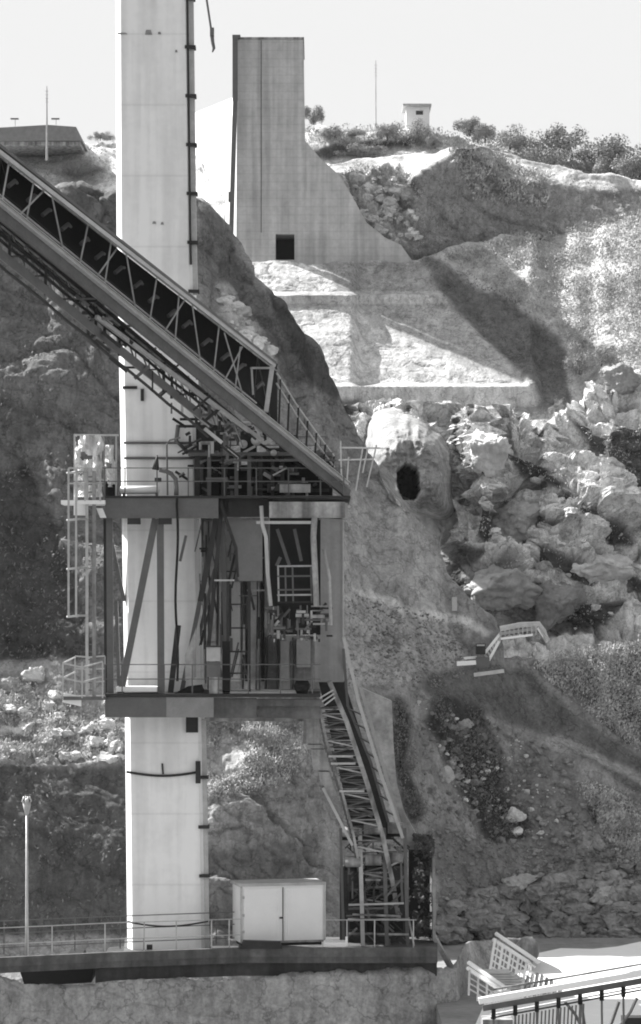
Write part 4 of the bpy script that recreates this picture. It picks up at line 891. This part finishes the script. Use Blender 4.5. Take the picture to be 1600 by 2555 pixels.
for i in range(32):
    y = 1765 + i*16.5; y2 = y + 16.5; u = MB()
    if i % 2: u.beam(S(lerp(chA,y),y,.1),S(lerp(chB,y2),y2,.1),.05)
    else: u.beam(S(lerp(chB,y),y,.1),S(lerp(chA,y2),y2,.1),.05)
    u.beam(S(lerp(chA,y),y,.6),S(lerp(chB,y),y,.6),.05,.04); u.build('lacing', M['lsteel' if i % 4 == 1 else 'gsteel'], st)
    MB().beam(S(lerp(chA,y)+6,y+5,.2),S(lerp(chB,y)-6,y+5,1.6),.24,.035).build('tread', M['gsteel' if i%3 else 'lsteel'], st)
for i in range(44):
    y = 1768 + i*12; x0 = lerp(chA,y); x1 = lerp(chB,y); k_ = rg.random()
    MB().beam(S(x0+k_*8,y,.3+k_),S(x1-8*rg.random(),y+rg.uniform(-10,22),.9),.035).build('lacing', M[rg.choice(['gsteel','dsteel','conc'])], st)
    MB().beam(S(x0-4,y,.05),S(x0-2,y+26,.05),.03).build('side_rail', M['gsteel'], st)
for i in range(9):
    y = 1770 + i*36; MB().beam(S(lerp(chD,y),y,1.4),S(lerp(chC,y+14),y+14,.4),.05).build('side_lacing', M['gsteel'], st)
for y in (1885, 1903, 1972): MB().pbox(lerp(chA,y)-6,y,lerp(chB,y)-12,y+5,ds(y)-.1,.6).build('landing_plate', M['lsteel'], st)
bkp = MB(); bkp.prism([S(x,y,2.2) for x,y in ((795,1700),(860,1700),(985,2095),(885,2095))][::-1], (0,.2,0)); bkp.build('dark_backing', M['dsteel'], st)  # dark sheet set behind the lattice to blacken its gaps
rp = thing('concrete_ramp', 'smooth grey concrete ramp rising beside the lattice stair', 'ramp', P(1000,2100,118))
MB().prism([S(x,y,3.0) for x,y in ((900,1716),(978,1750),(982,1850),(990,1950),(1010,2030),(1060,2120),(1015,2120),(960,1930))][::-1], (0,1.5,0)).build('slab', mat('ramp_concrete', .38, .85, .3, 1, .5, 4, streak=.3), rp)
MB().beam(S(900,1714,2.9),S(1008,2090,2.9),.12,.12,(0,1,0)).build('edge', M['conc_pale'], rp)
pn = thing('stepped_wall', 'stepped row of pale concrete blocks along the left of the lattice stair', 'wall', P(800,2000,115))
for (x0,y0,x1,y1,k) in ((758,1785,800,1856,-2),(768,1858,805,1868,0),(776,1870,814,1922,6),(795,1926,822,1960,6),(808,1960,832,1986,6)):
    MB().prism([P(x0,y0,115),P(x1,y0,115),P(x1+k+4,y1,115),P(x0+k,y1,115)], (0,.8,0)).build('block', M['conc'], pn)
MB().beam(P(806,1966,114.9),P(880,2110,114.9),.1).build('kerb', M['conc_pale'], pn)

# base works under the stair
bs = thing('base_works', 'stacked steel base works with round ducts under the lattice stair', 'steelwork', P(940,2365,116))
for x, w_ in ((852,7),(900,10),(960,10),(1012,9)): MB().beam(P(x-2,2066,116),P(x+6,2362,116), m_(w_,116), .15).build('column', M['gsteel' if x != 900 else 'lsteel'], bs)
for (x0,y,x1) in ((855,2075,896),(908,2068,950),(968,2066,1006),(862,2150,900),(912,2146,952),(970,2140,1006)):
    MB().tube([P(x0,y,116),P(x1,y,116)], .21, 12).build('duct', M['conc'], bs, True)
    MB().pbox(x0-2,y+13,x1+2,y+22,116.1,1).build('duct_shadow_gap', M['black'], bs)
for (x0,y0,x1,y1) in ((872,2225,895,2250),(912,2222,950,2248),(964,2215,1000,2250),(872,2300,898,2325),(916,2298,950,2325),(964,2298,1006,2325)): MB().pbox(x0,y0,x1,y1,116.6,.2).build('opening', M['black'], bs)
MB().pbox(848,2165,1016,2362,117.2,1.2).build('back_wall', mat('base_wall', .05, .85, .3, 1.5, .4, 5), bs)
rg = random.Random(9)
for (x0,y0,x1,y1) in ((960,2168,1005,2145),(962,2240,1010,2185),(958,2262,990,2248),(870,2258,1008,2254),(870,2268,960,2266),(868,2294,1020,2294),(870,2330,1020,2332),(912,2196,950,2196),(910,2178,952,2178),(990,2115,1016,2162),(1000,2110,1004,2250),(1020,2290,1034,2362),(880,2282,1000,2286)):
    MB().beam(P(x0,y0,115.8+rg.random()*.4),P(x1,y1,115.9),.07).build('strut', M[rg.choice(['gsteel','lsteel','conc'])], bs)
for i in range(110):
    x = rg.uniform(858,1020); y = rg.uniform(2090,2350); a = rg.choice((0,math.pi/2,.75,-.75)); L_ = rg.uniform(14,48) * (1 if x < 985 else .5)
    MB().beam(P(x,y,116.1),P(x+L_*math.cos(a),y+L_*math.sin(a),116.1),rg.uniform(.03,.08)).build('fitting', M[rg.choice(['gsteel','dsteel','dsteel','gsteel','conc_dark'])], bs)
MB().pbox(914,2182,948,2215,116.2,.3).build('frame_box', M['conc'], bs); MB().pbox(926,2192,938,2212,116.15,.05).build('frame_hole', M['black'], bs)
# dark overgrown gap and wall at its right
gw = thing('retaining_wall', 'thin edged concrete retaining wall closing the dark gap right of the base works', 'wall', P(1085,2400,117))
MB().prism([P(1080,2140,117),P(1086,2140,117),P(1088,2340,117),P(1145,2440,117),P(1130,2440,117),P(1080,2345,117)][::-1], (0,3,0)).build('edge', M['conc'], gw)
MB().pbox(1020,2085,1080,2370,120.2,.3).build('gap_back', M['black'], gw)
def vine(name, box_, n, s, mt, label, cat, seed):
    rg = np.random.default_rng(seed); (x0,y0,x1,y1,D0_,D1_) = box_
    px = rg.uniform(x0,x1,n); py = rg.uniform(y0,y1,n); D = rg.uniform(D0_,D1_,n); keep = fbm(px/14,py/18,D*.2,3,seed) > rg.uniform(-.5,.6,n); px,py,D = px[keep],py[keep],D[keep]; n = len(px)
    p = np.stack([(px-800)*D/F, D, (HZ-py)*D/F], -1); a = rg.normal(size=(n,3)); a /= np.linalg.norm(a,axis=1,keepdims=True); b_ = np.cross(a, rg.normal(size=(n,3))); b_ /= np.linalg.norm(b_,axis=1,keepdims=True)
    V = np.stack([p-a*s,p+b_*s*.6,p+a*s,p-b_*s*.6],1).reshape(-1,3)
    return setp(npmesh(name, V, np.arange(n*4).reshape(-1,4), mt, smooth=False), label, cat, None)
vine('climbing_plant', (1032,2082,1082,2362,117.6,119.6), 2600, .10, M['leaf'], 'dark climbing plant filling the gap behind the retaining wall', 'plant', 91)

# ------------------------------------------------------------------ bottom deck, cabin, lamp, rails
DK = 113.0; ZD = -12.57
dk = thing('lower_deck', 'long dark concrete deck slab with a lit front kerb across the lower left', 'deck', (0, DK, ZD))
def dkx(px, Y): return (px-800)*Y/F
fpts = [(-120,109.2),(0,109.9),(280,111.6),(600,DK),(1092,DK)]
top = [Vector((dkx(x,Y), Y, ZD)) for x, Y in fpts]
u = MB(); ring = top + [Vector((dkx(x,Y), Y, ZD)) for x, Y in ((1092,119),(604,119),(592,114.6),(512,114.6),(508,119),(312,119),(308,113.2),(0,111.2),(-120,110.5))]; nn = len(ring)
u.add([p - Vector((0,-.02,.22)) for p in ring] + [p - Vector((0,-.02,.52)) for p in ring], [tuple(range(nn)), tuple(range(2*nn-1,nn-1,-1))] + [((i+1)%nn, i, nn+i, nn+(i+1)%nn) for i in range(nn)])
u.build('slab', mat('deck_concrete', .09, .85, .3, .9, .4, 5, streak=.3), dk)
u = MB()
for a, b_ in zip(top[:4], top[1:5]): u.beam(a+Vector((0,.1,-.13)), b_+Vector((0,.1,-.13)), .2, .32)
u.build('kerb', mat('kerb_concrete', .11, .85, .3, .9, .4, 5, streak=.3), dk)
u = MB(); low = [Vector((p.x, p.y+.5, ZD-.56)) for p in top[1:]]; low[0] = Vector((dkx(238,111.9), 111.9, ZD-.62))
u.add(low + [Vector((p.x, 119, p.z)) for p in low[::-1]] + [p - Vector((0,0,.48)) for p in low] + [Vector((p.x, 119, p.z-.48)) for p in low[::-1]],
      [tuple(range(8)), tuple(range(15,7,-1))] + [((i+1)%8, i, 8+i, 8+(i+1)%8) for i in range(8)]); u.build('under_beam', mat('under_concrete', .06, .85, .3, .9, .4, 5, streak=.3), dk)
u = MB(); u.prism([P(x,y,112.9) for x,y in ((50,2425),(120,2405),(165,2385),(200,2388),(205,2405),(236,2412),(228,2452),(62,2462))][::-1], (0,2.5,0)); u.build('black_void', M['black'], dk)  # solid black block standing for the void under the slab
u = MB(); u.pbox(150,2372,206,2400,110.3,.4); 
# front rail
def dpt(px, Y): return Vector((dkx(px,Y), Y, ZD))
fr_pts = [dpt(-60,109.8), dpt(130,110.9), dpt(280,111.9), dpt(450,112.6), dpt(600,113.3)]
railing('guard_rail', 'guard rail along the lit kerb of the bottom deck left of the cabin', fr_pts, 1.05, None, [dpt(x, float(np.interp(x,[0,280,600],[110.1,111.9,113.3]))) for x in (-40,70,130,262,360,440,528,572)], M['lsteel'], 'guard rails', (1.0,.45))
bk_pts = [dpt(-60,110.9), dpt(300,113.0), dpt(585,114.5)]
railing('guard_rail', 'guard rail along the rear of the bottom deck seen behind the front one', bk_pts, 1.18, None, [dpt(x,float(np.interp(x,[-60,300,585],[110.9,113.0,114.5]))) for x in (10,187,300,540)], M['gsteel'], 'guard rails', (1.0,.62,.2))
railing('guard_rail', 'guard rail right of the cabin before the base works', [dpt(812,113.4), dpt(1040,113.4)], 1.0, None, [dpt(x,113.4) for x in (866,935,1032)], M['lsteel'], 'guard rails', (1.0,))
setp(MB().tube([dpt(318,113.4)+Vector((0,0,.95))] + [dpt(318+x*15, 113.4)+Vector((0,0,.93-.16*math.sin(x/13*math.pi))) for x in range(1,13)] + [dpt(520,113.4)+Vector((0,0,.95))], .035, 6).build('slack_cable', M['dsteel']), 'dark slack cable hanging across the foot of the pylon', 'cable')
setp(MB().pbox(366,2358,380,2370,113.2,.2).tube([P(359,2372,113.2),P(359,2340,113.2)], .025, 5).build('floor_valve', M['dsteel']), 'small dark valve on the kerb before the pylon foot', 'valve')
# cabin
cbn = thing('white_cabin', 'white box cabin with two plain door leaves on the bottom deck', 'cabin', dpt(700,115))
A = dpt(601,113.6); Bv = Vector((dkx(811,114.3),114.3,ZD)); ax = (Bv-A).normalized(); nrm = Vector((-ax.y, ax.x, 0)); Lc = (Bv-A).length; H = 2.2; dep = 1.5
def cp(u_, v_, z_): return A + ax*u_ + nrm*v_ + Vector((0,0,z_))
def cbox(mb, u0,u1,v0,v1,z0,z1): return mb.hexa([cp(u0,v0,z0),cp(u1,v0,z0),cp(u1,v1,z0),cp(u0,v1,z0),cp(u0,v0,z1),cp(u1,v0,z1),cp(u1,v1,z1),cp(u0,v1,z1)])
cbox(MB(),0,Lc,0,dep,.14,H).build('body', M['white'], cbn)
for i in range(2): cbox(MB(), .10+i*(Lc/2-.03), Lc/2-.05+i*(Lc/2-.06), -.03,.0, .2, H-.1).build('door_leaf', mat('white_door_%d' % i, .76, .5, .03, 2, .04, 6), cbn)
cbox(MB(),-.08,Lc+.03,-.08,dep+.05,H,H+.1).build('roof_edge', M['conc_pale'], cbn)
cbox(MB(),-.02,.05,-.05,0,.14,H).build('corner_post', M['lsteel'], cbn)
cbox(MB(),Lc-.05,Lc+.02,-.05,0,.14,H).build('corner_post', M['lsteel'], cbn)
cbox(MB(),Lc/2-.014,Lc/2+.006,-.045,-.0,.2,H-.06).build('door_seam', M['dsteel'], cbn)
for u_ in (Lc/2-.22, Lc/2+.16): cbox(MB(),u_,u_+.035,-.075,-.03,.35,H-.2).build('lock_bar', M['white'], cbn)
for z_ in (.5,1.1,1.75): cbox(MB(),.03,.13,-.06,-.03,z_,z_+.09).build('hinge', M['conc_pale'], cbn)
cbox(MB(),Lc/2-.14,Lc/2-.03,-.08,-.03,1.0,1.06).build('handle', M['dsteel'], cbn)
cbox(MB(),.02,Lc-.02,-.05,0,.12,.19).build('base_rail', M['conc'], cbn)
cbox(MB(),.1,Lc-.1,.1,dep-.1,0,.14).build('skid', M['dsteel'], cbn)
t = setp(MB().prism([dpt(606,112.95)+Vector((0,0,.3)), dpt(700,112.95)+Vector((0,0,.26)), dpt(705,112.95)+Vector((0,0,.0)), dpt(600,112.95)], (0,.3,0)).build('dark_trough', M['dsteel']), 'low dark trough on the deck edge before the cabin', 'trough')
# lamp post
lm = thing('lamp_post', 'slim grey lamp post with a small tulip head on the bottom deck', 'lamp post', dpt(67,111.2))
b0 = dpt(67,111.2)
MB().tube([b0, b0+Vector((0,0,1.2)), b0+Vector((0,0,5.0))], [.07,.055,.04], 8).build('pole', M['lsteel'], lm, True)
MB().tube([b0+Vector((0,0,4.95)), b0+Vector((0,0,5.2)), b0+Vector((0,0,5.38))], [.05,.12,.15], 10).build('lamp_cup', M['conc_pale'], lm, True)
u = MB()
for k in range(4): a = k*math.pi/2+.4; u.tube([b0+Vector((0,0,5.3)), b0+Vector((.17*math.cos(a),.17*math.sin(a),5.45)), b0+Vector((.1*math.cos(a),.1*math.sin(a),5.62))], .03, 5)
u.tube([b0+Vector((0,0,5.36)), b0+Vector((0,0,5.55))], [.07,.05], 8); u.build('lamp_crown', M['lsteel'], lm, True)
setp(MB().pbox(808,2352,868,2362,113.2,.8).pbox(862,2338,868,2352,113.2,.1).build('white_trolley', M['white']), 'low white platform trolley between cabin and base works', 'trolley')

# ------------------------------------------------------------------ stairway on the far slope (pale zigzag)
DZ = depth('near_bank', 1235, 1655) - 1.2
zs = thing('slope_stairway', 'pale zigzag stairway with landings crossing the slope below the big boulder', 'stairway', P(1240,1680,DZ))
def Z(x,y,o=0): return P(x,y,DZ+o)
MB().beam(Z(1130,1645),Z(1190,1640),.08,.12).build('landing_rail', M['white'], zs)
MB().beam(Z(1140,1656,-.6),Z(1188,1653,-.6),.12,.2).build('landing_rail', M['white'], zs)
MB().pbox(1188,1640,1222,1665,DZ-.3,.5).build('landing_box', M['gsteel'], zs)
MB().pbox(1188,1606,1212,1633,DZ-.3,.3).build('sign_board', M['dsteel'], zs); MB().pbox(1190,1608,1210,1612,DZ-.35,.05).build('board_edge', M['lsteel'], zs)
for (a, b_) in (((1208,1632),(1248,1582)),((1220,1648),(1246,1600))): MB().beam(Z(*a),Z(*b_),.10,.12).build('flight', M['white'], zs)
u = MB()
for i in range(7): t_ = i/6; u.beam(Z(1210+38*t_,1634-50*t_),Z(1221+26*t_,1646-44*t_),.08)
u.build('tread', M['lsteel'], zs)
MB().beam(Z(1246,1582),Z(1340,1568),.12,.14).build('upper_deck', M['conc_pale'], zs)
for q_ in range(9): MB().beam(Z(1250+q_*11,1570-q_*1.2,-.1),Z(1250+q_*11,1594-q_*1.2,-.1),.05).build('baluster', M['lsteel'], zs)
MB().beam(Z(1250,1594,-.3),Z(1330,1584,-.3),.08,.1).build('upper_rail', M['white'], zs)
MB().tube([Z(1248,1570),Z(1300,1560),Z(1345,1558),Z(1356,1575),Z(1366,1600)], .14, 8).build('hand_rail', M['lsteel'], zs)
MB().beam(Z(1342,1566),Z(1366,1602),.1,.12).build('end_flight', M['white'], zs)
setp(MB().beam(P(1183,1684,DZ-2),P(1258,1674,DZ-2),.3,.16).build('plank', M['conc_pale']), 'long pale plank lying below the zigzag stairway', 'plank')
setp(MB().beam(P(1134,1490,DZ),P(1135,1524,DZ),.22,.2).build('marker_post', M['conc_pale']), 'short pale marker post above the path on the central slope', 'post')

# ------------------------------------------------------------------ bottom right: steel stair, near footbridge
sb = thing('steel_stair', 'white steel stair with paired handrails and barred panels down to the yard', 'stair', gp(1250,2480))
def Q(x,y,D): return P(x,y,D)
for (a, b_, D) in (((1238,2330),(1345,2402),112),((1232,2345),(1320,2402),112),((1170,2402),(1262,2466),104),((1168,2416),(1250,2470),104)):
    MB().tube([Q(*a,D),Q(*b_,D-1.5)], .075, 8).build('handrail', M['white'], sb, True)
for k in range(5):
    x = 1236 + k*20; y = 2342 + k*13; u = MB(); D = 111.8 - k*.28; n_ = 5
    u.beam(Q(x,y,D),Q(x-14,y+88-k*3,D),.09); 
    for j in range(n_): u.beam(Q(x+3-2.6*j,y+8+16*j,D),Q(x+20-2.6*j,y+20+16*j,D-.28),.05)
    u.beam(Q(x+9,y+8,D),Q(x-5,y+90-k*3,D),.045)
    u.build('barred_panel', M['white'], sb)
for k in range(4):
    x = 1172 + k*22; y = 2420 + k*14; D = 103.8 - k*.3; u = MB(); u.beam(Q(x,y,D),Q(x-2,y+64,D),.07)
    for j in range(4): u.beam(Q(x,y+6+14*j,D),Q(x+20,y+18+14*j,D),.045)
    u.build('barred_panel', M['lsteel'], sb)
for k in range(9):
    t_ = k/8; a = Q(1232+90*t_, 2425+50*t_, 108-.5*k*.2); MB().box(a+Vector((-.5,-.5,-.03)), a+Vector((.55,.5,.03))).build('tread', M['conc_pale'], sb)
setp(npmesh('stone_dome', rock_shape(IV4, 88, .42, .42, .5, .08), IF4, M['conc']), 'small rounded concrete bollard head behind the white stair', 'bollard').location = P(1316,2372,112.5)
# striped ribs leaning behind the near rail (stacked panels)
t = thing('panel_stack', 'row of leaning light panels between the white stair and the near footbridge', 'panels', gp(1340,2480))
for k in range(9):
    x = 1296 + k*12; D = 105-.1*k; y0 = 2432 + abs(k-3)*4 + (k>4)*(k-4)*3
    MB().prism([P(x,2490,D),P(x+6,2490,D),P(x+14,y0,D),P(x+8,y0,D)], (0,.5,0)).build('panel', M['conc' if k % 2 else 'lsteel'], t)
fbz = thing('near_footbridge', 'near footbridge with a broad white cap rail and dark bars at the lower right corner', 'footbridge', P(1400,2560,90))
DN = 90
def Nn(x,y,o=0): return P(x,y,DN+o)
def yc(x): return 2497 - (x-1200)*.172
MB().beam(Nn(1195,yc(1195)),Nn(1760,yc(1760)),.28,.17).build('cap_rail', M['white'], fbz)
MB().beam(Nn(1230,yc(1230)-22,3),Nn(1760,yc(1760)-22,3),.06,.06).build('far_cap_rail', M['conc'], fbz)
MB().beam(Nn(1205,yc(1205)+20,.2),Nn(1760,yc(1760)+20,.2),.08,.17).build('web_plate', M['gsteel'], fbz)
MB().beam(Nn(1225,yc(1225)+48,.1),Nn(1760,yc(1760)+40,.1),.08,.04).build('lower_rail', M['dsteel'], fbz)
MB().beam(Nn(1225,yc(1225)+40,.3),Nn(1760,yc(1760)+32,.3),.10,.05).build('light_strip', M['white'], fbz)
for k in range(10):
    x = 1232 + k*54; MB().beam(Nn(x,yc(x)+26,.05),Nn(x,yc(x)+52,.05),.12,.1).build('bracket', M['black'], fbz)
    MB().beam(Nn(x,yc(x)+50,.1),Nn(x+2,yc(x)+230,.1),.06).build('post', M['gsteel'], fbz)
for k in range(26):
    x = 1286 + k*9.5
    if x < 1460 : MB().beam(Nn(x,yc(x)+52,.6),Nn(x-8,yc(x)+220,.6),.045).build('bar', M['gsteel'], fbz)
for a in ((1410,2500,1450,2560),(1450,2500,1470,2700),(1545,2500,1500,2600),(1590,2490,1548,2560)): MB().tube([Nn(a[0],a[1],1.5),Nn((a[0]+a[2])/2+5,(a[1]+a[3])/2,1.5),Nn(a[2],a[3],1.5)], .05, 6).build('tie', M['gsteel'], fbz)
MB().pbox(1205,2545,1280,2760,DN+.6,1.0).build('abutment', M['conc'], fbz)
setp(MB().pbox(1555,2540,1620,2700,DN+1.5,.6).build('dark_bin', M['dsteel']), 'dark box standing under the footbridge at the corner of the picture', 'bin')


# ------------------------------------------------------------------ air
hz = MB().box((-260, -3, -60), (260, 560, 95))
hm = bpy.data.materials.new('haze'); hm.use_nodes = True; ht = hm.node_tree; ht.nodes.clear()
pv = ht.nodes.new('ShaderNodeVolumePrincipled'); pv.inputs['Color'].default_value = (.95,.95,.95,1); pv.inputs['Density'].default_value = .00004; pv.inputs['Anisotropy'].default_value = .2
ho = ht.nodes.new('ShaderNodeOutputMaterial'); ht.links.new(pv.outputs[0], ho.inputs['Volume'])
setp(hz.build('haze', hm), None, None, None, 'stuff')
